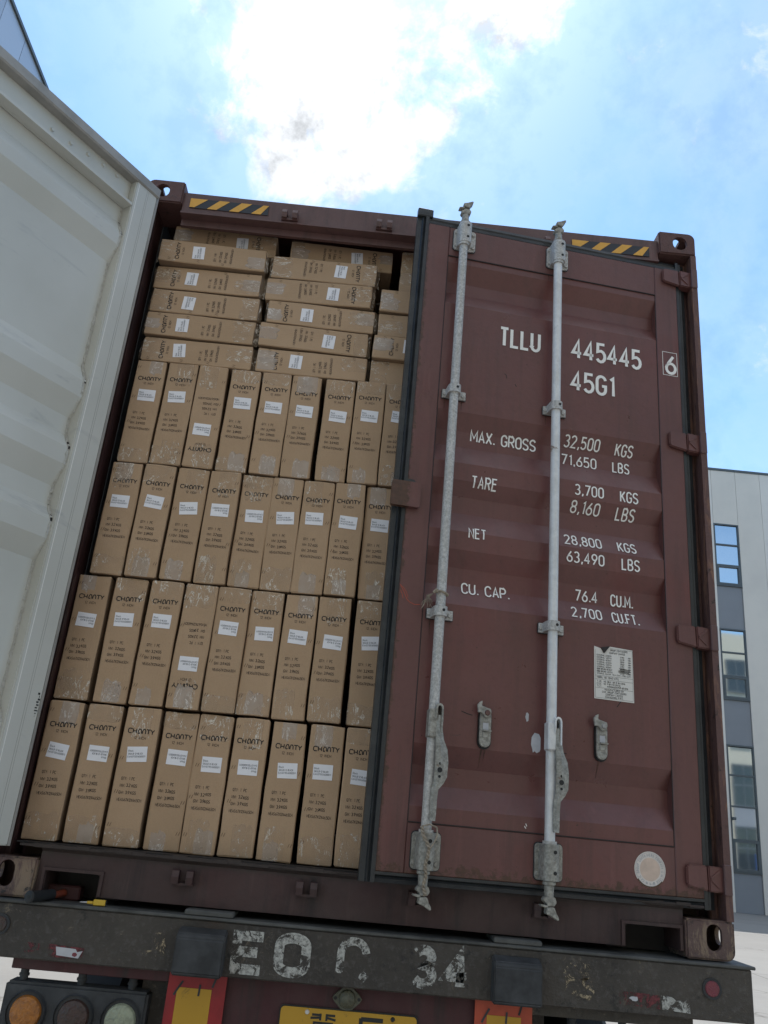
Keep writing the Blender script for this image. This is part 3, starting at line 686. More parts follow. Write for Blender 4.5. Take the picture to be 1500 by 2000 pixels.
def guide_strap(uc, v, mat, yb=-.046):
    bm = bmesh.new(); n = 8
    pts = [(-.038, -.001), (-.038, -.008), (-.026, -.010)]+[(.0245*cos(pi-pi*i/n), yb-.004-.021*sin(pi*i/n)) for i in range(n+1)]+[(.026, -.010), (.055, -.008), (.055, -.001)]
    prism(bm, pts, v-.017, v+.017, 'z')
    for x in (-.030, .044): bolt(bm, x, -.008, v-.002, .009, .007)
    mk('bar_guide', bm, mat, DR, (uc, 0, 0), smooth=True)
    hb = bmesh.new(); disc(hb, .007, v+.002, .0055, yb-.0255, 10); mk('bracket_hole', hb, 'black', DR, (uc, 0, 0), recalc=False)
    sh = bmesh.new(); prism(sh, rrect(-.041, .058, v-.020, v+.020, .006), -.0011, -.0002); mk('bracket_backing', sh, 'rubber', DR, (uc, 0, 0))
def cam_end(uc, z, up_, mat, yb=-.046):
    s = 1 if up_ else -1; bm = bmesh.new()
    cyl(bm, (0, yb, z), (0, yb, z+s*.012), .021, seg=14); cyl(bm, (0, yb, z+s*.012), (0, yb, z+s*.055), .0165, .014, 12)
    P = lambda pts: [(x, z+s*zz) for x, zz in pts]
    prism(bm, P([(-.016, .045), (-.022, .056), (-.012, .064), (-.008, .072), (.014, .072), (.022, .060), (.016, .045)]), yb-.014, yb+.016)
    prism(bm, P([(-.012, .076), (-.014, .094), (.004, .100), (.026, .112), (.028, .104), (.020, .092), (.012, .074)]), yb-.020, yb+.008)
    prism(bm, P([(-.032, .068), (-.030, .074), (-.008, .078), (-.006, .070)]), yb-.016, yb+.010)
    bmesh.ops.recalc_face_normals(bm, faces=bm.faces); bmesh.ops.bevel(bm, geom=[e for e in bm.edges if e.calc_face_angle(0) > .7], offset=.002, segments=2, affect='EDGES')
    mk('bar_cam', bm, mat, DR, (uc, 0, 0), smooth=True)
BARS = ((.188, 'galvanised'), (.599, 'white_bar'))
for k, (uc, mat) in enumerate(BARS):
    gm = 'galvanised'
    bm = bmesh.new(); n = 24; ring_z = [.315, .70, 1.2, 1.6, 1.9, 2.2, 2.58]
    cyl(bm, (0, -.046, .30), (0, -.046, 2.60), .0172, seg=20)
    mk('locking_bar', bm, mat, DR, (uc, 0, 0), smooth=True, label=['pitted grey locking bar, left of the two', 'smooth whiter locking bar, right of the two'][k])
    for z in (.307, 2.583): bm = bmesh.new(); cyl(bm, (0, -.046, z-.006), (0, -.046, z+.006), .0235, seg=18); mk('bar_collar', bm, gm, DR, (uc, 0, 0), smooth=True)
    guide_plate(uc+.003, 2.588, 2.690, 'galvanised'); guide_plate(uc+.003, .194, .305, 'galvanised_dirty')
    guide_strap(uc, 1.900, gm); guide_strap(uc, 1.022, gm)
    cam_end(uc, 2.690, True, 'galvanised_dirty'); cam_end(uc, .194, False, 'galvanised_dirty')
    # hub clamp and hanging handle
    bm = bmesh.new()
    box(bm, -.020, .010, -.073, -.030, .595, .688, .004); box(bm, .020, .026, -.082, -.030, .612, .690, .002)
    n = 6; pts = [(.0, .686)]+[(.013+.013*cos(pi-pi*i/n), .690+.016*sin(pi*i/n)) for i in range(n+1)]+[(.026, .63), (.020, .63)]+[(.013+.007*cos(pi*i/n), .690+.009*sin(pi*i/n)) for i in range(n+1)]+[(.004, .65)]
    prism(bm, pts, -.080, -.036)
    cyl(bm, (.006, -.06, .655), (.030, -.06, .655), .008, seg=10)
    mk('handle_hub', bm, 'galvanised_dirty' if k == 0 else 'white_bar', DR, (uc, 0, 0))
    side = [(.668, .016, .010), (.62, .017, .011), (.59, .020, .014), (.56, .028, .020), (.52, .031, .022), (.475, .030, .021), (.455, .024, .017), (.435, .014, .011), (.41, .012, .011), (.36, .012, .010), (.34, .012, .009)]
    bm = bmesh.new(); fl = []
    for z, c_, hw in side: fl.append([bm.verts.new((c_-hw, -.074+.004*sin(z*20), z)), bm.verts.new((c_-hw*.2, -.081+.004*sin(z*20), z)), bm.verts.new((c_+hw, -.074, z)), bm.verts.new((c_+hw, -.067, z)), bm.verts.new((c_-hw, -.067, z))])
    for a, b_ in zip(fl, fl[1:]):
        for i in range(5): bm.faces.new((a[i], a[(i+1) % 5], b_[(i+1) % 5], b_[i]))
    bm.faces.new(fl[0]); bm.faces.new(fl[-1][::-1]); mk('handle', bm, 'galvanised_dirty', DR, (uc, 0, 0), smooth=True)
    hb = bmesh.new(); 
    for z, r in ((.515, .0045), (.495, .0085), (.475, .0045)): disc(hb, .024, z, r, -.0835, 12)
    mk('handle_hole', hb, 'black', DR, (uc, 0, 0), recalc=False)
def catch(uc, k):
    o = link('handle_catch', None, DR, (uc, 0, 0), label=['handle catch with rusty rivet, between the two locking bars', 'handle catch right of the locking bars'][k])
for k, (uc, v0, v1) in enumerate(((.378, .587, .712), (.796, .588, .712))):
    bm = bmesh.new(); prism(bm, stadium(0, (v0+v1)/2, .040, v1-v0, 8), -.014, -.004); bmesh.ops.recalc_face_normals(bm, faces=bm.faces)
    bmesh.ops.bevel(bm, geom=[e for e in bm.edges if e.calc_face_angle(0) > .8], offset=.002, segments=1, affect='EDGES')
    box(bm, -.010, .018, -.026, -.013, v0+.052, v0+.056); box(bm, -.010, .010, -.017, -.013, v0+.030, v0+.052, .002)
    mk('handle_catch', bm, 'galvanised_dirty', DR, (uc, 0, 0), smooth=True)
    bm = bmesh.new(); prism(bm, stadium(0, (v0+v1)/2-.002, .047, v1-v0+.008, 8), -.0035, .002); mk('catch_backing', bm, 'black', DR, (uc, 0, 0))
    bm = bmesh.new(); box(bm, -.009, .010, -.0148, -.0142, v0+.058, v0+.080); mk('catch_window', bm, 'chip_silver', DR, (uc, 0, 0))
    bm = bmesh.new(); prism(bm, [(.017, v1-.010), (.010, v1-.024), (-.004, v1-.030), (-.018, v1-.012), (-.030, v1-.014), (-.034, v1+.012), (-.026, v1+.022), (-.016, v1+.028), (-.018, v1+.010), (.004, v1+.004), (.014, v1+.002)], -.025, -.0145)
    bmesh.ops.recalc_face_normals(bm, faces=bm.faces); bmesh.ops.bevel(bm, geom=[e for e in bm.edges if e.calc_face_angle(0) > .7], offset=.002, segments=1, affect='EDGES')
    mk('catch_hook', bm, 'galvanised_dirty', DR, (uc, 0, 0)); bm = bmesh.new(); cyl(bm, (.002, -.025, v1-.012), (.002, -.031, v1-.012), .010, .008, 12); mk('rivet', bm, 'post_paint' if k == 0 else 'bolt_steel', DR, (uc, 0, 0), smooth=True)

# lettering follows the corrugations
def drape(bm, off=.0012):
    for v, d in PRO:
        bmesh.ops.bisect_plane(bm, geom=bm.verts[:]+bm.edges[:]+bm.faces[:], plane_co=(0, 0, v), plane_no=(0, 0, 1))
        for dv in (-.007, .007): bmesh.ops.bisect_plane(bm, geom=bm.verts[:]+bm.edges[:]+bm.faces[:], plane_co=(0, 0, v+dv), plane_no=(0, 0, 1))
    for v in bm.verts: v.co.y = depth(v.co.z)-.0026+v.co.y
    return bm
TX = [('TLLU', .371, .548, 2.163, 2.257, .135), ('445445', .680, .989, 2.166, 2.263, .135), ('45G1', .677, .868, 2.015, 2.110, .135),
      ('MAX. GROSS', .282, .550, 1.733, 1.783, .12), ('32,500', .662, .812, 1.775, 1.821, .12), ('KGS', .877, .953, 1.772, 1.818, .12),
      ('71,650', .655, .803, 1.699, 1.746, .12), ('LBS', .869, .942, 1.699, 1.746, .12), ('TARE', .288, .390, 1.529, 1.576, .12),
      ('3,700', .698, .817, 1.563, 1.609, .12), ('KGS', .883, .959, 1.561, 1.609, .12), ('8,160', .690, .809, 1.499, 1.543, .12), ('LBS', .875, .953, 1.496, 1.542, .12),
      ('NET', .287, .356, 1.324, 1.368, .12), ('28,800', .662, .812, 1.359, 1.404, .12), ('KGS', .876, .952, 1.359, 1.404, .12), ('63,490', .667, .817, 1.288, 1.333, .12), ('LBS', .885, .959, 1.286, 1.333, .12),
      ('CU. CAP.', .279, .460, 1.118, 1.163, .12), ('76.4', .715, .805, 1.152, 1.197, .12), ('CU.M.', .855, .945, 1.150, 1.197, .12), ('2,700', .693, .812, 1.083, 1.126, .12), ('CU.FT.', .851, .957, 1.081, 1.125, .12)]
for s, u0, u1, v0, v1, wt in TX:
    bm = bmesh.new(); h = v1-v0; text(bm, s, u0+wt*h/2, v0+wt*h/2, h*(1-wt), u1-u0-wt*h, wt*1.15, .24 if len(s) < 7 else .2); drape(bm); mk('lettering', bm, 'lettering_white', DR, recalc=False)
bm = bmesh.new(); text(bm, '6', 1.098, 2.176, .082, .040, .15, y=-.001); mk('lettering', bm, 'lettering_white', DR, recalc=False)
bm = bmesh.new(); strip(bm, [(1.083, 2.166), (1.083, 2.277), (1.147, 2.277), (1.147, 2.166), (1.083, 2.166)], .0022, y=-.001); mk('check_digit_frame', bm, 'lettering_white', DR, recalc=False)

# data plate with a torn corner
def plate():
    pts = [(.775, .975), (.7755, .984), (.800, .978), (.812, .960), (.822, .972), (.834, .988), (.922, .984), (.925, .796), (.775, .797)]
    bm = bmesh.new(); prism(bm, pts, .0022, .0036); pl = mk('data_plate', bm, 'plate_white', DR, label='white maker plate with a torn upper edge')
    bm = bmesh.new(); Y = .0018
    text(bm, 'GROUP CONTAINERS', .836, .972, .0062, .066, .16, y=Y); text(bm, 'COMPANY LIMITED', .832, .962, .0062, .060, .16, y=Y)
    rows = [('EXTERNAL', 'LENGTH', '12192', 'MM'), ('EXTERNAL', 'WIDTH', '2438', 'MM'), ('EXTERNAL', 'HEIGHT', '2896', 'MM'), ('INTERNAL', 'LENGTH', '12032', 'MM'), ('INTERNAL', 'WIDTH', '2352', 'MM'), ('INTERNAL', 'HEIGHT', '2698', 'MM'), ('DOOR OPENING', 'HEIGHT', '2585', 'MM'), ('DOOR OPENING', 'WIDTH', '2340', 'MM')]
    for i, (a, b_, c, d) in enumerate(rows):
        z = .9505-i*.0083
        text(bm, a, .785, z, .0052, .030 if i < 6 else .034, .17, y=Y); text(bm, b_, .819 if i < 6 else .822, z, .0052, .021, .17, y=Y); text(bm, c, .874, z, .0052, .015, .17, y=Y); text(bm, d, .905, z, .0052, .009, .22, y=Y)
    text(bm, 'INTERNAL CU.CAP. 76.4 CU.M. 2700 CU.FT.', .785, .8845, .0050, .131, .17, y=Y)
    text(bm, 'MODEL NO. CB40-41TIL', .785, .8705, .0062, .083, .17, y=Y)
    for i, s in enumerate(('T.I.R.', 'C.S.C.', 'T.C.T.')): text(bm, s, .785, .8565-i*.0082, .0055, .018, .17, y=Y)
    for i, s in enumerate(('NO. GB/C 109-R BV/2016', 'NO. F/BV/12/301/16', 'IM/RADALEUM/FHP-60/2016')): text(bm, s, .811 if i < 2 else .824, .8565-i*.0082, .0055, (.080, .062, .078)[i], .17, y=Y)
    for i, (s, w) in enumerate((('MANUFACTURED BY', .072), ('CXIC GROUP CONTAINERS', .091), ('COMPANY LIMITED', .064), ('CHANGZHOU P.R.C.', .068))): text(bm, s, .850-w/2, .8285-i*.0085, .0058, w, .17, y=Y)
    for z in (.8795, .8662, .8362): strip(bm, [(.779, z), (.921, z)], .0008, y=Y)
    strip(bm, [(.779, .801), (.779, .972)], .0007, y=Y); strip(bm, [(.779, .801), (.921, .801), (.921, .980), (.836, .982)], .0007, y=Y)
    mk('plate_text', bm, 'print_black', DR, recalc=False)
    bm = bmesh.new()
    for i in range(7): strip(bm, [(.866+.01*random.random(), .913-i*.0028), (.885, .9125-i*.0026+.001), (.912-.01*random.random(), .909-i*.0026)], .0014, y=.0014)
    mk('plate_scuff', bm, 'print_faded', DR, recalc=False)
    bm = bmesh.new(); prism(bm, [(.801, .981), (.812, .962), (.822, .974), (.834, .989), (.823, .986)], -.004, .0015); mk('plate_torn_flap', bm, 'dark_shadow_steel', DR)
plate()
def roundsticker():
    cx, cz = .968, .2545
    bm = bmesh.new(); disc(bm, cx, cz, .0555, .0006, 40); mk('round_sticker', bm, 'sticker_white', DR, recalc=False, label='round faded white maker sticker near the bottom right')
    bm = bmesh.new(); disc(bm, cx, cz, .036, .0002, 36); mk('sticker_centre', bm, 'sticker_beige', DR, recalc=False)
    bm = bmesh.new(); strip(bm, arc(cx, cz, .0515, .0515, 0, 360, 40)[:-1]+[(cx+.0515, cz)], .0007, y=.0001)
    s = 'CXIC GROUP CONTAINERS COMPANY LIMITED'; n = len(s)
    for i, ch in enumerate(s):
        if ch == ' ': continue
        a = radians(236-i*(292/(n-1))); b2 = bmesh.new(); text(b2, ch, -.0016, .0405, .0075, .0034, .14)
        M = Matrix.Translation((cx, .0001, cz)) @ Matrix.Rotation(-(a-pi/2), 4, 'Y')
        for f in b2.faces: bm.faces.new([bm.verts.new(M @ v.co) for v in f.verts])
        b2.free()
    for k, gl in enumerate(([[(0, .8), (.5, .8)], [(.1, .6), (.1, .1)], [(.25, 1), (.25, 0)], [(0, .5), (.5, .5)], [(.7, 1), (.6, .5), (.6, 0)], [(.6, .6), (1, .6)], [(.85, .6), (.85, 0)]],
                            [[(.2, 1), (.1, .6), (.1, .5)], [(.5, 1), (.5, .55), (.9, .55)], [(0, .3), (1, .3)], [(.5, .5), (.5, -.1)]],
                            [[(.15, .6), (.15, 1), (.85, 1), (.85, .6), (.15, .6)], [(0, -.05), (0, .5), (1, .5), (1, -.05), (0, -.05)], [(0, .22), (1, .22)], [(.15, .8), (.85, .8)]])):
        x0 = cx-.0165+k*.0125; z0 = cz-.048+(.002 if k != 1 else 0)
        for st in gl: strip(bm, [(x0+p[0]*.008, z0+p[1]*.008) for p in st], .0009, y=.0001)
    mk('sticker_text', bm, 'sticker_ink', DR, recalc=False)
    bm = bmesh.new(); strip(bm, arc(cx, cz, .0536, .0536, 215, 320, 16), .0035, y=.0), ; mk('sticker_rust_rim', bm, 'staple_copper', DR, recalc=False)
roundsticker()
# paint chips and scratches on the door
def patch(pts, mat, name='paint_chip', y=None):
    bm = bmesh.new(); bm.faces.new([bm.verts.new((x, 0, z)) for x, z in pts]); bmesh.ops.triangulate(bm, faces=bm.faces)
    for v in bm.verts: v.co.y = depth(v.co.z)-.0008
    return mk(name, bm, mat, DR, recalc=False)
def blobpts(cx, cz, w, h, n=16, j=.25): return [(cx+w/2*cos(2*pi*i/n)*(1-j+2*j*random.random()), cz+h/2*sin(2*pi*i/n)*(1-j+2*j*random.random())) for i in range(n)]
patch([(.548, .640), (.558, .655), (.574, .652), (.580, .640), (.580, .602), (.577, .594), (.566, .588), (.560, .594), (.553, .589), (.551, .600), (.546, .615)], 'chip_silver')
patch(blobpts(.530, .706, .012, .034), 'chip_silver'); patch(blobpts(.633, .612, .030, .036, 14, .15), 'door_panel_paint')
for pts, m in (([(.296, .700), (.318, .693), (.335, .690)], 'dark_shadow_steel'), ([(.262, .617), (.285, .618), (.298, .622)], 'post_paint'), ([(.637, .600), (.66, .598), (.674, .597)], 'dark_shadow_steel'), ([(.86, .775), (.87, .789), (.876, .798)], 'dark_shadow_steel'),
               ([(.40, 2.04), (.407, 2.035), (.411, 2.02)], 'dark_shadow_steel'), ([(.445, 2.0), (.452, 1.99)], 'dark_shadow_steel'), ([(.535, .345), (.530, .352)], 'lettering_white'), ([(.538, .352), (.534, .360)], 'lettering_white'), ([(.70, .315), (.703, .295), (.702, .290)], 'lettering_white')):
    bm = bmesh.new(); strip(bm, pts, .0028); 
    for v in bm.verts: v.co.y = depth(v.co.z)-.0009
    mk('scratch', bm, m, DR, recalc=False)
def run(u, v, L_, w):
    r = random.Random(int(u*1000+v*77)); q = [(u-w/2, v)]+[(u-w*(.5-.35*i/5)+r.uniform(-.0006, .0006), v-L_*i/5) for i in range(1, 6)]+[(u+w*(.5-.4*i/5)+r.uniform(-.0006, .0006), v-L_*i/5) for i in range(5, 0, -1)]+[(u+w/2, v)]
    patch(q, 'rust_run', 'rust_run')
def scribble(pts, m, w=.0012):
    bm = bmesh.new(); strip(bm, pts, w, y=-.0006); mk('scratch', bm, m, DR, recalc=False)
scribble([(.048, 1.115), (.054, 1.105), (.066, 1.085), (.075, 1.065), (.086, 1.055), (.105, 1.048), (.124, 1.050)], 'orange_red', .002)
scribble([(.052, 1.11), (.06, 1.105), (.072, 1.09), (.08, 1.07)], 'orange_red', .0016); scribble([(.05, 1.095), (.058, 1.08), (.062, 1.065)], 'orange_red', .0016)
for u, v, L_, w in ((.163, .192, .012, .006), (.235, .585, .0, .0), (.172, 2.584, .05, .004), (.232, 2.584, .07, .005), (.576, 2.584, .06, .004), (.644, 2.584, .05, .005), (.163, 1.88, .05, .004), (.231, 1.88, .035, .004), (.575, 1.88, .04, .004), (.165, 1.0, .05, .004), (.640, 1.0, .045, .005), (.372, .580, .06, .006), (.384, .580, .035, .004), (.79, .580, .05, .005), (1.10, 1.81, .06, .005), (1.12, 1.01, .05, .005), (1.10, 2.60, .05, .004)):
    if L_ > 0: run(u, v, L_, w)
for q in ([(.060, 1.86), (.075, 1.90), (.07, 1.93), (.085, 1.88), (.10, 1.85), (.098, 1.90), (.085, 1.93), (.09, 1.87)], [(.095, 1.82), (.11, 1.86), (.115, 1.90), (.105, 1.93), (.10, 1.89)], [(.065, 1.88), (.09, 1.89), (.118, 1.87)], [(.055, 1.87), (.07, 1.86), (.09, 1.845)]): scribble(q, 'post_paint', .0013)

# ------------------------------------------------------------------ left door, swung wide open
HL = Vector((.005, -.02, 0))
DL = link('door', None, C, HL, (0, 0, radians(-123.6)), label='left door swung wide open, its cream painted inner face towards the cartons')
def two(bm):                # outside face maroon, everything else cream
    bmesh.ops.recalc_face_normals(bm, faces=bm.faces)
    for f in bm.faces: f.material_index = 1 if f.normal.y < -.7 else 0
    return bm
CM = ['cream_paint', 'door_paint']
mk('door_stile', two(B(.0, .114, .036, .090, .150, 2.733, .004, seg=2)), CM, DL); mk('door_stile', two(B(1.075, 1.175, .036, .090, .150, 2.733, .004, seg=2)), CM, DL)
mk('door_rail', two(B(.1142, 1.0748, .041, .055, 2.6005, 2.728, .001)), CM, DL)
mk('rail_flange', two(B(.1142, 1.0748, .055, .094, 2.600, 2.6125, .001)), CM, DL)
bm = bmesh.new(); prism(bm, [(.055, 2.612), (.055, 2.640), (.060, 2.620), (.088, 2.6132), (.092, 2.6126)], .115, 1.074, 'x'); mk('weld_fillet', bm, 'cream_paint', DL)
mk('door_rail', two(B(.1142, 1.0748, .036, .088, .150, .325, .003)), CM, DL)
bm = bmesh.new(); prism(bm, [(.030, 2.728), (.092, 2.728), (.098, 2.734), (.098, 2.772), (.092, 2.776), (.030, 2.776)], -.004, 1.18, 'x'); mk('top_gasket', bm, 'shaded_cream_lip', DL)
bm = bmesh.new(); prism(bm, [(-.012, .040), (-.012, .086), (0, .088), (0, .038)], .150, 2.74, 'z'); mk('side_gasket', bm, 'shaded_cream_lip', DL)
pb = corrugated(.1120, 1.077, .320, 2.640, .037, 1); 
for f in pb.faces: f.material_index = 0
mk('corrugated_panel', pb, ['cream_paint'], DL)
# cracked sealant along the stile, dark slabs painting in the shade of gaps beside each ridge
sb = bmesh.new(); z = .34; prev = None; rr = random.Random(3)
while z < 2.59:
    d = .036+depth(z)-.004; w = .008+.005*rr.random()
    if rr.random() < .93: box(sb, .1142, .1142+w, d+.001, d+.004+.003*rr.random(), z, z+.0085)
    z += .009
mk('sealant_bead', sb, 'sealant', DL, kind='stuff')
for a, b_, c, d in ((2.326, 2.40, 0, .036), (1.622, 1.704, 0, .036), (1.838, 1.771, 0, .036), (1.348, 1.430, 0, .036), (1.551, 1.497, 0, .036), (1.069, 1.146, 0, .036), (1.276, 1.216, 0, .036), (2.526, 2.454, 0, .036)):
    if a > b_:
        bm = bmesh.new(); prism(bm, [(.040, a+.004), (.0775, b_+.004), (.0775, b_-.006), (.040, a-.010)], .1142, .1215, 'x'); mk('drain_gap_shade', bm, 'dark_shadow_steel', DL)
for x, z in ((.50, 2.665), (.415, 2.675), (.335, 2.69), (.26, 2.70), (.19, 2.705)):
    bm = bmesh.new(); cyl(bm, (x, .055, z), (x, .062, z), .009, .006, 10); mk('rivet', bm, 'cream_paint', DL)
for x, z in ((.50, 2.628), (.42, 2.622)):
    bm = bmesh.new(); prism(bm, [(x, z), (x+.02, z+.004), (x+.012, z-.016)], .0552, .060); mk('weld_spatter', bm, 'dark_shadow_steel', DL)
mk('door_face_seam', B(.098, .1005, .0898, .0906, .155, 2.73), 'lettering_white', DL)
mk('door_face_seam', B(.055, .0562, .0898, .0903, .155, 2.73), 'shaded_cream_lip', DL); mk('door_face_seam', B(.047, .048, .0898, .0903, .155, 2.73), 'shaded_cream_lip', DL)
for k, x in enumerate((.60, 1.02)):
    bm = bmesh.new(); cyl(bm, (x, -.02, .2), (x, -.02, 2.70), .0172, seg=14); mk('locking_bar', bm, 'galvanised', DL, smooth=True)
    bm = bmesh.new(); cyl(bm, (x, -.02, 2.70), (x, -.02, 2.79), .015, seg=10); prism(bm, [(x-.01, 2.785), (x-.03, 2.80), (x-.058, 2.815), (x-.062, 2.826), (x-.028, 2.822), (x+.012, 2.806)], -.036, .0)
    prism(bm, [(x-.02, 2.776), (x-.042, 2.780), (x-.044, 2.788), (x-.01, 2.788)], -.036, -.004); mk('bar_cam', bm, 'galvanised_dirty', DL, smooth=False)
for v in (2.62, 1.86, 1.062, .243):
    mk('door_hinge', B(-.01, .13, .018, .036, v-.04, v+.04, .004), 'door_paint', DL)
    mk('post_lug', B(-.001, .026, -.03, .01, v-.048, v+.048, .003), 'frame_paint', C)
bm = bmesh.new()
for i in range(9): box(bm, .004+.010*rr.random(), .010+.010*rr.random(), .0899, .0906, .55+.009*i, .553+.0095*i)
mk('dirt_mark', bm, 'tool_black', DL)

# ------------------------------------------------------------------ cartons
def carton_mesh(seed, w=.1195, h=.4605, d=.67):
    r = random.Random(seed); bm = bmesh.new(); nx, ny, nz = 4, 1, 8
    bmesh.ops.create_cube(bm, size=1)
    bmesh.ops.bevel(bm, geom=bm.edges[:], offset=.02, segments=1, affect='EDGES')
    for v in bm.verts: v.co = Vector((v.co.x*w, (v.co.y+.5)*d, v.co.z*h))
    # absolute bevel of about 3 mm
    for v in bm.verts:
        for ax, L_, c in ((0, w, 0), (2, h, 0)):
            q = v.co[ax]; e = abs(q)-L_/2*.96
            if abs(abs(q)-L_/2) > 1e-6 and abs(q) > L_*.45: v.co[ax] = math.copysign(L_/2-.0035, q)
        if 0 < v.co.y < .03: v.co.y = .003
        if d-.03 < v.co.y < d-1e-6: v.co.y = d-.003
    bmesh.ops.recalc_face_normals(bm, faces=bm.faces)
    for k in range(1, 6): bmesh.ops.bisect_plane(bm, geom=bm.verts[:]+bm.edges[:]+bm.faces[:], plane_co=(0, 0, h*(-.5+k/6)), plane_no=(0, 0, 1))
    bmesh.ops.bisect_plane(bm, geom=bm.verts[:]+bm.edges[:]+bm.faces[:], plane_co=(0, 0, 0), plane_no=(1, 0, 0))
    bl = .0025*r.random()+.0012; sk = r.uniform(-.0012, .0012)
    for v in bm.verts:
        a = cos(v.co.z/h*pi); v.co.x *= 1+a*.014; v.co.x += sk*sin(v.co.z/h*6)
        if abs(v.co.x) > w*.3: v.co.x += r.uniform(-.0011, .0011)
        if abs(v.co.z) > h*.4: v.co.z += r.uniform(-.0022, .0018); v.co.x += r.uniform(-.0012, .0012)
        if v.co.y < .001 and abs(v.co.x) < .01: v.co.y -= 0.0
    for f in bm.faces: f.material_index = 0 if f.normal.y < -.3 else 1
    me = bpy.data.meshes.new('cardboard_box'); bm.to_mesh(me); bm.free(); me.materials.append(MATS['cardboard']); me.materials.append(MATS['cardboard_shaded_side']); return me
CART = [carton_mesh(i) for i in range(7)]
def flatmesh(name, fn, mat):
    bm = bmesh.new(); fn(bm); me = bpy.data.meshes.new(name); bm.to_mesh(me); bm.free(); me.materials.append(MATS[mat]); return me
def weights(seed):
    def fn(bm):
        r = random.Random(seed); j = lambda: r.uniform(-.0012, .0012)
        text(bm, 'QTY:', -.0375, -.011, .0098, .018, .13); text(bm, '1', -.012+j(), -.011+j(), .0092, weight=.14); text(bm, 'PC', -.001+j(), -.011, .0098, .0105, .13)
        for k, (a, b_) in enumerate((('NW:', '3.2'), ('GW:', '3.9'))):
            z = -.034-.023*k; text(bm, a, -.0385, z, .0095, .016, .16); text(bm, b_, -.016+j(), z+j()*1.6, .0098, .0135, .17); text(bm, 'KGS', .001+j(), z+j(), .0095, .018, .16)
        text(bm, 'MEAS:67X12X46.5CM', -.0415, -.080, .0092, .083, .13, .12)
    return fn
PR_W = [flatmesh('weight_print', weights(i), 'print_faded' if i % 3 else 'print_black') for i in range(6)]
PR_L = flatmesh('logo_print', lambda bm: (logo(bm, -.045, -.008, .090, .0150, .0034), text(bm, '12 INCH', -.021, -.0275, .0090, .040, .13)), 'print_black')
def labelmesh():
    bm = bmesh.new(); prism(bm, [(-.0345, -.0255), (.0345, -.0262), (.0350, .0255), (-.0345, .0262)], -.0006, .0002)
    me = bpy.data.meshes.new('shipping_label'); bmesh.ops.recalc_face_normals(bm, faces=bm.faces); bm.to_mesh(me); bm.free(); me.materials.append(MATS['label_white']); return me
LAB = labelmesh()
def lt(bm): text(bm, 'Black', -.030, .009, .0062, .017, .13); text(bm, 'SKU:LB-12-BLACK', -.030, -.001, .0058, .050, .15); text(bm, 'EAN:0715516000011', -.031, -.0105, .0056, .060, .16)
LABT = flatmesh('label_text', lt, 'label_ink')
def tapemesh(seed, w, h):
    def fn(bm):
        r = random.Random(seed); n = 9
        pts = [(-w/2+w*i/n+(0), h/2) for i in range(n+1)]+[(w/2+r.uniform(-.003, .003), 0)]+[(w/2-w*i/n, -h/2+r.uniform(-.009, .008)) for i in range(n+1)]+[(-w/2+r.uniform(-.003, .003), 0)]
        bm.faces.new([bm.verts.new((x, 0, z)) for x, z in pts]); bmesh.ops.triangulate(bm, faces=bm.faces)
    return fn
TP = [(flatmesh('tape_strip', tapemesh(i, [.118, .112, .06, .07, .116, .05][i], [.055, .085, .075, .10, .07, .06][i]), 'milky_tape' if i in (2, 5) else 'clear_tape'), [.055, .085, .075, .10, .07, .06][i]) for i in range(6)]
def stm(k):
    def fn(bm):
        r = random.Random(k)
        for z in (.19, .065, -.06, -.165):
            z += r.uniform(-.012, .012); x = (.047+r.uniform(-.003, .003))*(1 if k % 2 else -1)
            if r.random() < .15: continue
            for d in (-.004, .004): strip(bm, [(x+d-.002, z-.006), (x+d+.002, z+.006)], .0016)
    return fn
STP = [flatmesh('staples', stm(i), 'staple_copper') for i in range(5)]
ORD = ['first', 'second', 'third', 'fourth', 'fifth', 'sixth', 'seventh', 'eighth', 'ninth', 'tenth']
cidx = [0]
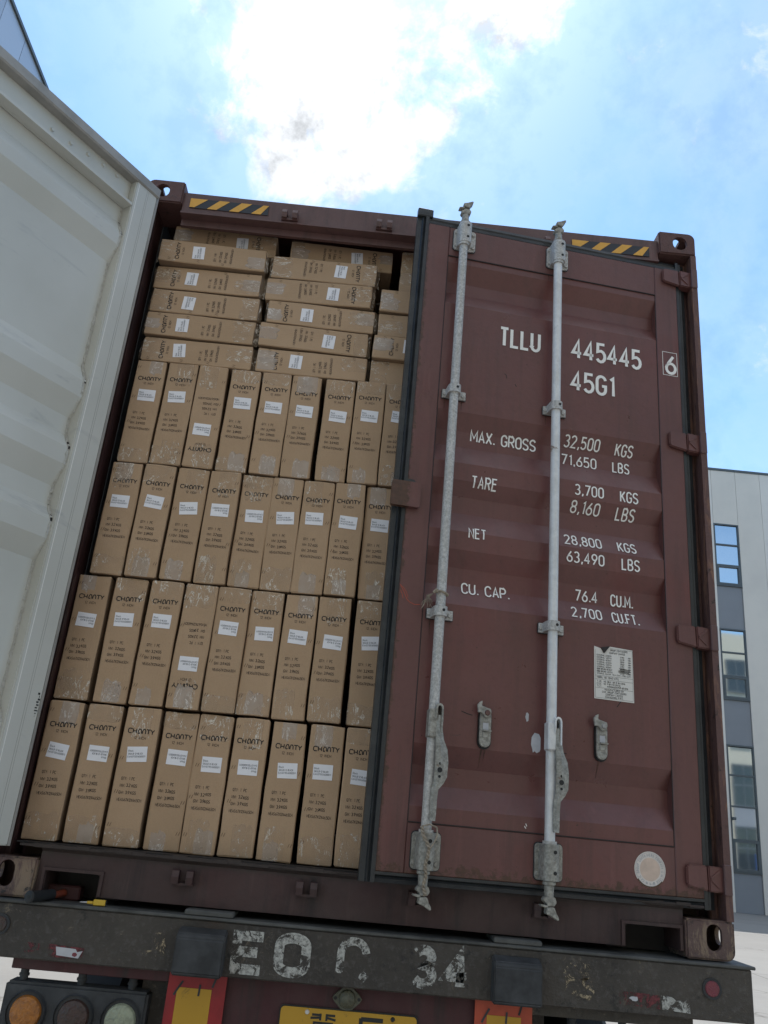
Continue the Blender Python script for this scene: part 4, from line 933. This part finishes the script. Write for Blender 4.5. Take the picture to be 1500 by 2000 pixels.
def carton(x, z0, lying=False, flip=False, label='', group='', y=None, half=False, logo_on=True):
    """x is the centre of the face (upright) or of its long side (lying); z0 the underside"""
    i = cidx[0]; cidx[0] += 1; r = random.Random(100+i)
    y = .1+r.uniform(-.012, .006) if y is None else y
    o = bpy.data.objects.new('cardboard_box', CART[i % 7]); COL.objects.link(o); tag(o, label, 'cardboard box', group)
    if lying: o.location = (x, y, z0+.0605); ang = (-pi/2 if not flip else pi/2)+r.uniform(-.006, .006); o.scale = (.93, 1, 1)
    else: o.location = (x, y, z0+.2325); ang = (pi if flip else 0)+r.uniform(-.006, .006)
    o.rotation_euler = (r.uniform(-.004, .004), ang, r.uniform(-.028, .028))
    def add(name, me, dx, dz, y_, rot=0.):
        q = bpy.data.objects.new(name, me); COL.objects.link(q); q.parent = o; q.location = (dx, y_, dz); q.rotation_euler = (0, rot, 0); return q
    jx = r.uniform(-.002, .004)
    if logo_on:
        add('logo_print', PR_L, jx, .150+r.uniform(-.003, .003), -.0006, r.uniform(-.015, .015)); add('weight_print', PR_W[i % 6], jx, -.006+r.uniform(-.004, .004), -.0006, r.uniform(-.02, .02))
        lb = add('shipping_label', LAB, jx+r.uniform(-.007, .006), .070+r.uniform(-.011, .008), -.0009, r.gauss(0, .05)); t2 = bpy.data.objects.new('label_text', LABT); COL.objects.link(t2); t2.parent = lb; t2.location = (0, -.0009, 0)
        if r.random() < .25: t2.rotation_euler = (0, pi, 0)
    for s in (1, -1):
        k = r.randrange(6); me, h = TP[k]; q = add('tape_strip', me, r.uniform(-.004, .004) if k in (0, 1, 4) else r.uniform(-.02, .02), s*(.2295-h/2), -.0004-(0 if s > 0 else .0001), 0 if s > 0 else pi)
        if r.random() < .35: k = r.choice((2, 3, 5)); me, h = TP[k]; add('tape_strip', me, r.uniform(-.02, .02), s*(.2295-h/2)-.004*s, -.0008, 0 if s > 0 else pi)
    add('staples', STP[i % 5], 0, 0, -.0008)['kind'] = 'stuff'
    return o
ROWS = [
 (.1655, [.053, .190, .327, .461, .584, .714, .847, .983, 1.111, 1.243], 'bottom'),
 (.636, [.050, .190, .324, .455, .580, .704, .833, .961, 1.103, 1.236], 'second lowest'),
 (1.105, [.083, .214, .345, .474, .601, .722, .845, .970, 1.097, 1.225], 'middle upright'),
 (1.572, [.092, .223, .350, .485, .616, .740, .881, 1.009, 1.133, 1.262], 'topmost upright')]
FLIP = {(1, 3), (3, 2)}
for ri, (z0, xs, nm) in enumerate(ROWS):
    for ci, x in enumerate(xs):
        fl = (ri, ci) in FLIP
        if ci == 9: lab = 'tall cardboard box at the right end of the %s row, behind the ajar door' % nm
        else:
            pos = 'leftmost' if ci == 0 else ORD[ci]+' from left'
            lab = 'tall cardboard box, %s in the %s row of upright cartons' % (pos, nm) if 'upright' not in nm else 'tall cardboard box, %s in the %s row' % (pos, nm)
            if fl: lab = 'upside down tall cardboard box, %s in the %s row' % (pos, nm)
        zz = 0.004*((ci*7+ri*3) % 3)*.3
        carton(x+.0632, z0+zz, False, fl, lab, 'upright cartons standing in four rows')
LY = [
 ('left', [(.328, 2.036, 0, .1), (.322, 2.157, 0, .094), (.322, 2.278, 0, .1), (.314, 2.3985, 0, .10), (.320, 2.520, 0, .078), (.350, 2.641, 1, .135)]),
 ('middle', [(.811, 2.036, 0, .1), (.806, 2.157, 1, .096), (.824, 2.2755, 0, .1), (.801, 2.3950, 1, .098), (.812, 2.5125, 1, .1), (.876, 2.634, 1, .15)]),
 ('right', [(1.290, 2.036, 1, .11), (1.292, 2.150, 0, .085), (1.304, 2.268, 1, .1), (1.302, 2.386, 1, .095), (1.378, 2.505, 0, .11), (1.378, 2.622, 1, .12)])]
NMS = ['lowest', 'second lowest', 'third from bottom', 'third from top', 'second from top', 'topmost']
for cn, L_ in LY:
    for k, (x, z0, fl, y) in enumerate(L_):
        lab = 'cardboard box lying on its side, %s in the %s stack under the header' % (NMS[k], cn)
        if cn == 'right': lab = 'partly hidden lying cardboard box, %s in the stack beside the ajar door' % NMS[k]
        carton(x, z0, True, bool(fl), lab, 'cartons lying on their sides in stacks', y)

# crumpled clear film edges of the lying cartons
def film(x, z, y, s):
    bm = bmesh.new(); r = random.Random(int(z*1000)); n = 6
    g = [[bm.verts.new((x+s*(j*.006+r.uniform(0, .004)*(j > 0)), y+.01+j*.006, z+.108*i/n+r.uniform(-.004, .004))) for j in range(3)] for i in range(n+1)]
    for i in range(n):
        for j in range(2): bm.faces.new((g[i][j], g[i+1][j], g[i+1][j+1], g[i][j+1]))
    return bm
fid = 0
for cn, L_ in LY[:2]:
    for k, (x, z0, fl, y) in enumerate(L_[:5]):
        for s in (-1, 1):
            o = mk('tape_film', film(x+s*.2308, z0+.006, y, s), 'clear_tape'); side = 'left' if s < 0 else 'right'
            tag(o, 'clear film on %s end of the %s carton, %s stack' % (side, NMS[k], cn), 'tape film', 'tape films on carton ends')

# ------------------------------------------------------------------ twine on the left bar
tm = DR.matrix_basis
def dw(u, y, v): return tm @ Vector((u, y, v))
def twist(pts, name, lab, extra=None, r=.0032):
    bm = bmesh.new()
    for ph in (0, pi):
        q = []
        for i in range((len(pts)-1)*8+1):
            k = min(i//8, len(pts)-2); f = i/8-k; p = Vector(pts[k]).lerp(Vector(pts[k+1]), f); a = i*.9+ph
            q.append(p+Vector((cos(a)*r*.8, sin(a)*r*.8, cos(a)*r*.5)))
        tube(bm, q, r, 6)
    if extra: extra(bm)
    return tag(mk(name, bm, 'twine', smooth=True), lab, 'twine')
c0 = [dw(.190+.0205*cos(a), -.046+.0205*sin(a), 1.088-.006*cos(a)) for a in [2*pi*i/12 for i in range(13)]]
def fray(bm):
    b0 = dw(.158, -.055, 1.082); r = random.Random(5)
    tube(bm, [dw(.172, -.066, 1.086), dw(.166, -.068, 1.090), dw(.156, -.062, 1.083)], [.006, .009, .005], 8)
    for i in range(26): tube(bm, [b0, b0+Vector((-.018+r.uniform(-.006, .006), r.uniform(-.01, .01), -.012+r.uniform(-.006, .006))), b0+Vector((-.030+r.uniform(-.012, .03), r.uniform(-.015, .01), -.04+r.uniform(-.02, .014)))], .0007, 4)
twist(c0, 'twine', 'frayed twine knotted round the pitted left locking bar', fray, .0028)
twist([dw(.168, -.072, .322), dw(.172, -.080, .296), dw(.192, -.084, .262), dw(.190, -.082, .235), dw(.184, -.080, .21), dw(.190, -.074, .180), dw(.184, -.072, .150), dw(.192, -.072, .125)], 'twine', 'braided twine tied down over the lower left bar bracket',
      lambda bm: (tube(bm, [dw(.216, -.072, .322), dw(.218, -.080, .300), dw(.205, -.084, .272), dw(.194, -.084, .258)], .0028, 6), tube(bm, [dw(.168, -.068, .322), dw(.192, -.076, .329), dw(.216, -.068, .322)], .0028, 6)), .0036)

# ------------------------------------------------------------------ trailer
TR = empty('semi_trailer', 'grimy skeletal trailer under the container with worn painted rear beam and yellow plate', 'trailer', (1.219, 0, GZ))
def tp(name, bm, mat, parent=TR, **k): 
    bm.transform(Matrix.Translation((-1.219, 0, -GZ))); return mk(name, bm, mat, parent, **k)
YF = -.03
bm = bmesh.new(); box(bm, -.035, 2.472, YF, .12, -.166, -.014, .004); rb = tp('rear_beam', bm, 'beam_steel')
bm = bmesh.new(); box(bm, -.035, 2.484, YF-.004, .26, -.0138, -.004, .0025); tp('deck_plate', bm, 'deck_steel')
for x0 in (.66, 1.645):
    bm = bmesh.new(); box(bm, x0, x0+.155, -.030, .12, -.0038, .013, .004); tp('wear_plate', bm, 'deck_steel')
for x0 in (.656, 1.640):
    bm = bmesh.new(); prism(bm, [(YF, -.035), (YF-.012, -.036), (YF-.050, -.048), (YF-.058, -.062), (YF-.058, -.158), (YF-.050, -.166), (YF, -.166)], x0, x0+.150, 'x')
    bmesh.ops.recalc_face_normals(bm, faces=bm.faces); bmesh.ops.bevel(bm, geom=[e for e in bm.edges if e.calc_face_angle(0) > .5], offset=.004, segments=2, affect='EDGES'); tp('buffer_pad', bm, 'pad_rubber')
YT = -.0312
def beamtext(s, x0, x1, z0, z1, mat, wt=.19):
    global YT
    YT -= .00015; bm = bmesh.new(); h = z1-z0
    if s == 'C': sets = [arc((x0+x1)/2, z0+h*.66, (x1-x0)/2, h*.34, 5, 180, 9)+[(x0, z0+h*.15)], [(x1-.012, z0+.002), (x1+.002, z0+.022)]]
    else: sets = None
    if sets:
        for q in sets: strip(bm, q, wt*h, y=YT)
    else: text(bm, s, x0+wt*h/2, z0+wt*h/2, h*(1-wt), x1-x0-wt*h, wt*1.2, y=YT)
    return tp('beam_lettering', bm, mat, recalc=False)
beamtext('E', .822, .935, -.156, -.030, 'worn_white_paint', .26); beamtext('0', .955, 1.073, -.154, -.024, 'worn_white_paint', .26); beamtext('C', 1.165, 1.245, -.142, -.034, 'worn_white_paint', .22)
beamtext('3', 1.385, 1.470, -.150, -.024, 'worn_white_paint', .25); beamtext('4', 1.480, 1.580, -.152, -.024, 'worn_white_paint', .27)
beamtext('I', .46, .63, -.150, -.030, 'ghost_paint', .50); beamtext('T', .45, .63, -.155, -.105, 'ghost_paint', .55)
beamtext('F', 1.86, 1.97, -.150, -.036, 'ghost_paint', .30); beamtext('3', 1.87, 1.97, -.152, -.03, 'ghost_paint', .34)
BPN = [0]
def bp(pts, mat, name='worn_tape'):
    BPN[0] += 1; bm = bmesh.new(); bm.faces.new([bm.verts.new((x, YF-.0014-.0002*BPN[0], z)) for x, z in pts]); return tp(name, bm, mat, recalc=False)
bp([(.190, -.118), (.232, -.120), (.236, -.148), (.190, -.146)], 'worn_red_tape'); bp([(.178, -.112), (.188, -.112), (.188, -.144), (.178, -.143)], 'ghost_paint')
bp([(.262, -.118), (.372, -.122), (.366, -.156), (.264, -.152)], 'worn_red_tape'); bp([(.284, -.124), (.345, -.126), (.352, -.134), (.368, -.130), (.358, -.151), (.290, -.147)], 'chip_silver'); bp(blobpts(.344, -.141, .016, .012, 10), 'pink_reflector')
bp([(2.045, -.104), (2.125, -.106), (2.172, -.108), (2.172, -.146), (2.045, -.140)], 'worn_red_tape'); bp([(2.176, -.107), (2.21, -.109), (2.225, -.118), (2.265, -.112), (2.268, -.150), (2.18, -.146)], 'worn_white_paint'); bp(blobpts(2.09, -.122, .03, .014, 10, .4), 'chip_silver')
bm = bmesh.new(); cyl(bm, (2.340, YF+.002, -.076), (2.340, YF-.004, -.076), .031, seg=20); tp('reflector_rim', bm, 'pad_rubber'); bm = bmesh.new(); cyl(bm, (2.340, YF-.003, -.076), (2.340, YF-.007, -.076), .0235, .021, 20); tp('round_reflector', bm, 'pink_reflector', smooth=True)
bm = bmesh.new(); cyl(bm, (.098, YF+.002, -.076), (.098, YF-.004, -.076), .031, seg=20); tp('reflector_rim', bm, 'pad_rubber'); bm = bmesh.new(); cyl(bm, (.098, YF-.003, -.076), (.098, YF-.007, -.076), .0235, .021, 20); tp('round_reflector', bm, 'dull_red_lens', smooth=True)
# cross member, centre plate, lamp clusters
for x0, x1 in ((.150, .640), (1.77, 2.29)):
    bm = bmesh.new(); box(bm, x0, x1, .005, .07, -.1985, -.1665, .002); tp('cross_member', bm, 'trailer_maroon' if x0 < 1 else 'beam_steel')
bm = bmesh.new(); box(bm, .640, 1.77, .02, .05, -.56, -.1665); tp('rear_panel', bm, 'trailer_maroon')
bm = bmesh.new(); box(bm, -.02, 2.45, .03, .09, -.72, -.60, .004); tp('bumper_bar', bm, 'beam_steel')
for x0 in (.55, 1.75): bm = bmesh.new(); box(bm, x0, x0+.08, .06, .10, -.62, -.15); tp('bumper_hanger', bm, 'beam_steel')
for side in (0, 1):
    f = (lambda x: x) if side == 0 else (lambda x: 2.438-x)
    bm = bmesh.new(); a, b_ = sorted((f(.145), f(.585))); box(bm, a, b_, .0, .08, -.415, -.232, .008, seg=2); tp('lamp_housing', bm, 'pad_rubber')
    for i, (x, m) in enumerate(((.225, 'amber_lens'), (.370, 'dull_red_lens'), (.513, 'pale_lens'))):
        x = f(x); bm = bmesh.new(); cyl(bm, (x, .002, -.312), (x, -.012, -.312), .062, .058, 28, caps=False); cyl(bm, (x, .0, -.312), (x, -.006, -.312), .0575, seg=28); tp('lamp_bezel', bm, 'pad_rubber', smooth=True)
        bm = bmesh.new(); cyl(bm, (x, -.006, -.312), (x, -.016, -.312), .048, .044, 28); cyl(bm, (x, -.016, -.312), (x, -.021, -.312), .044, .026, 28); tp('lamp_lens', bm, m, smooth=True)
    for x in (.185, .365, .525):
        x = f(x); bm = bmesh.new(); cyl(bm, (x, .035, -.1985), (x, .035, -.233), .013, seg=12); cyl(bm, (x, .035, -.213), (x, .035, -.220), .016, seg=12); tp('rubber_mount', bm, 'pad_rubber', smooth=True)
for x0, k in ((.640, 0), (1.598, 1)):
    bm = bmesh.new(); box(bm, x0, x0+.180, -.002, .004, -.56, -.1675); tp('marker_board', bm, 'red_paint' if k == 0 else 'orange_red', label='red and yellow marker board, %s of the number plate' % ('left', 'right')[k])
    bm = bmesh.new(); box(bm, x0+.030+.008*k, x0+.137+.008*k, -.0035, -.0021, -.53, -.208); tp('marker_yellow', bm, 'dirty_yellow')
    for q in ([(x0+.045, -.19), (x0+.030, -.215), (x0+.022, -.23)], [(x0+.10, -.196), (x0+.098, -.228)], [(x0+.148, -.170), (x0+.138, -.202)]):
        bm = bmesh.new(); strip(bm, q, .006, y=-.0042); tp('marker_scratch', bm, 'pad_rubber', recalc=False)
# number plate and its lamp
bm = bmesh.new(); prism(bm, rrect(.992, 1.424, -.456, -.231, .014), .012, .016); pl = tp('number_plate', bm, 'plate_ink'); 
bm = bmesh.new(); prism(bm, rrect(.996, 1.420, -.452, -.235, .012), .009, .0118); tp('plate_face', bm, 'dirty_yellow')
bm = bmesh.new()
def kg(bm, x0, z1, w, h, st, wt): 
    for i, s in enumerate(st): strip(bm, [(x0+p[0]*w, z1-p[1]*h) for p in s], wt, y=.0082-.00005*(i % 3))
kg(bm, 1.090, -.247, .080, .085, [[(.05, .05), (.38, .05)], [(.0, .16), (.38, .13)], [(.38, .0), (.38, .22)], [(.62, .0), (.62, .22)], [(.62, .04), (.95, .04)], [(.62, .12), (.98, .18)],
    [(.15, .30), (.85, .30), (.85, .62), (.15, .62), (.15, .30)], [(.15, .46), (.85, .46)], [(.5, .30), (.5, .62)], [(.1, .74), (.9, .74)], [(.35, .62), (.35, .86)], [(.65, .62), (.65, .86)], [(0, .86), (1, .86)], [(.3, .9), (.1, 1)], [(.7, .9), (.9, 1)]], .0065)
kg(bm, 1.243, -.250, .072, .082, [[(1, .03), (.05, .03)], [(.05, 0), (.05, 1)], [(.05, .47), (.85, .47)]], .012)
text(bm, '72836', 1.03, -.440, .088, .30, .13, y=.0082)
tp('plate_characters', bm, 'plate_ink', recalc=False)
for x in (1.078, 1.345):
    bm = bmesh.new(); cyl(bm, (x, .009, -.246), (x, .004, -.246), .007, .005, 12); tp('plate_screw', bm, 'plate_white' if x < 1.2 else 'tool_black', smooth=True); 
bm = bmesh.new(); prism(bm, [(1.198-.046, -.200), (1.198-.040, -.191), (1.198-.018, -.172), (1.198, -.168), (1.198+.018, -.172), (1.198+.040, -.191), (1.198+.046, -.200), (1.198+.040, -.209), (1.198+.018, -.229), (1.198, -.233), (1.198-.018, -.229), (1.198-.040, -.209)], .004, .019)
tp('plate_lamp_flange', bm, 'dirty_glass'); bm = bmesh.new(); cyl(bm, (1.198, .004, -.200), (1.198, -.004, -.200), .026, .024, 20); cyl(bm, (1.198, -.004, -.200), (1.198, -.012, -.200), .024, .012, 20); tp('plate_lamp', bm, 'dirty_glass', smooth=True)
bm = bmesh.new(); disc(bm, 1.198-.037, -.200, .0052, .0035, 10); disc(bm, 1.198+.037, -.200, .0052, .0035, 10); tp('lamp_screw_hole', bm, 'black', recalc=False)
# chassis rails, axles, wheels, legs
for x in (.72, 1.60):
    bm = bmesh.new(); box(bm, x, x+.12, .05, 12.0, -.19, -.17); box(bm, x+.05, x+.07, .05, 12.0, -.50, -.19); box(bm, x, x+.12, .05, 12.0, -.52, -.50); tp('chassis_rail', bm, 'trailer_maroon')
for y in (2.4, 5.5, 8.5, 11.9): bm = bmesh.new(); box(bm, 0, 2.438, y, y+.12, -.166, -.005); tp('cross_member', bm, 'beam_steel')
for y in (1.6, 2.91, 4.22):
    bm = bmesh.new(); cyl(bm, (.3, y, GZ+.52), (2.14, y, GZ+.52), .065, seg=12); tp('axle', bm, 'beam_steel')
    for x in (.02, .34, 1.86, 2.18):
        bm = bmesh.new(); pr = [(0, .30), (.01, .47), (.04, .515), (.20, .515), (.235, .47), (.245, .30)]; seg = 32
        rings = [[bm.verts.new((x+a, y+r*cos(2*pi*i/seg), GZ+.52+r*sin(2*pi*i/seg))) for i in range(seg)] for a, r in pr]
        for a, b_ in zip(rings, rings[1:]):
            for i in range(seg): bm.faces.new((a[i], a[(i+1) % seg], b_[(i+1) % seg], b_[i]))
        t_ = tp('wheel', bm, 'tyre', smooth=True); bm = bmesh.new(); cyl(bm, (x+.05, y, GZ+.52), (x+.19, y, GZ+.52), .30, seg=24); cyl(bm, (x-.01, y, GZ+.52), (x+.05, y, GZ+.52), .10, seg=12); tp('rim', bm, 'deck_steel')
for x in (.5, 1.84): bm = bmesh.new(); box(bm, x, x+.1, 9.8, 9.9, GZ+.03, -.16); box(bm, x-.08, x+.18, 9.72, 9.98, GZ, GZ+.03); tp('landing_leg', bm, 'beam_steel')

# ------------------------------------------------------------------ tools left on the deck
e = empty('hammer', 'hammer with dark maroon head and black grip lying in the left fork pocket', 'hammer', (.22, .0, -.004))
bm = bmesh.new(); box(bm, -.045, .075, .075, .125, .0, .044, .005); mk('hammer_head', bm, 'trailer_maroon', e)
bm = bmesh.new(); tube(bm, [(-.010, -.015, .013), (.01, .03, .017), (.025, .070, .022)], [.009, .010, .012], 12); mk('collar', bm, 'rust_orange', e, smooth=True)
bm = bmesh.new(); tube(bm, [(-.034, -.085, .016), (-.033, -.083, .016), (-.018, -.04, .016), (.004, .018, .019)], [.013, .0185, .017, .0165], 16); mk('grip', bm, 'tool_black', e, smooth=True)
bm = bmesh.new(); bm2 = Vector((-.018, -.04, 0))-Vector((-.034, -.085, 0)); cyl(bm, (-.0345, -.0862, .016), (-.033, -.082, .016), .0055, seg=10); mk('hang_hole', bm, 'black', e)
e = empty('screwdriver', 'small screwdriver with square yellow handle on the beam beside the left fork pocket', 'screwdriver', (.365, -.012, -.003), (0, 0, radians(6)))
bm = bmesh.new(); box(bm, .002, .040, -.009, .009, .001, .018, .002); box(bm, -.018, .002, -.005, .005, .0035, .012, .002); mk('handle', bm, 'screw_yellow', e); bm = bmesh.new(); cyl(bm, (-.040, 0, .007), (-.018, 0, .0075), .0012, .0032, 10); mk('shaft', bm, 'steel_shaft', e)
bm = bmesh.new(); box(bm, .0402, .0425, -.0085, .0085, .0015, .0175, .001); mk('end_cap', bm, 'tool_black', e)
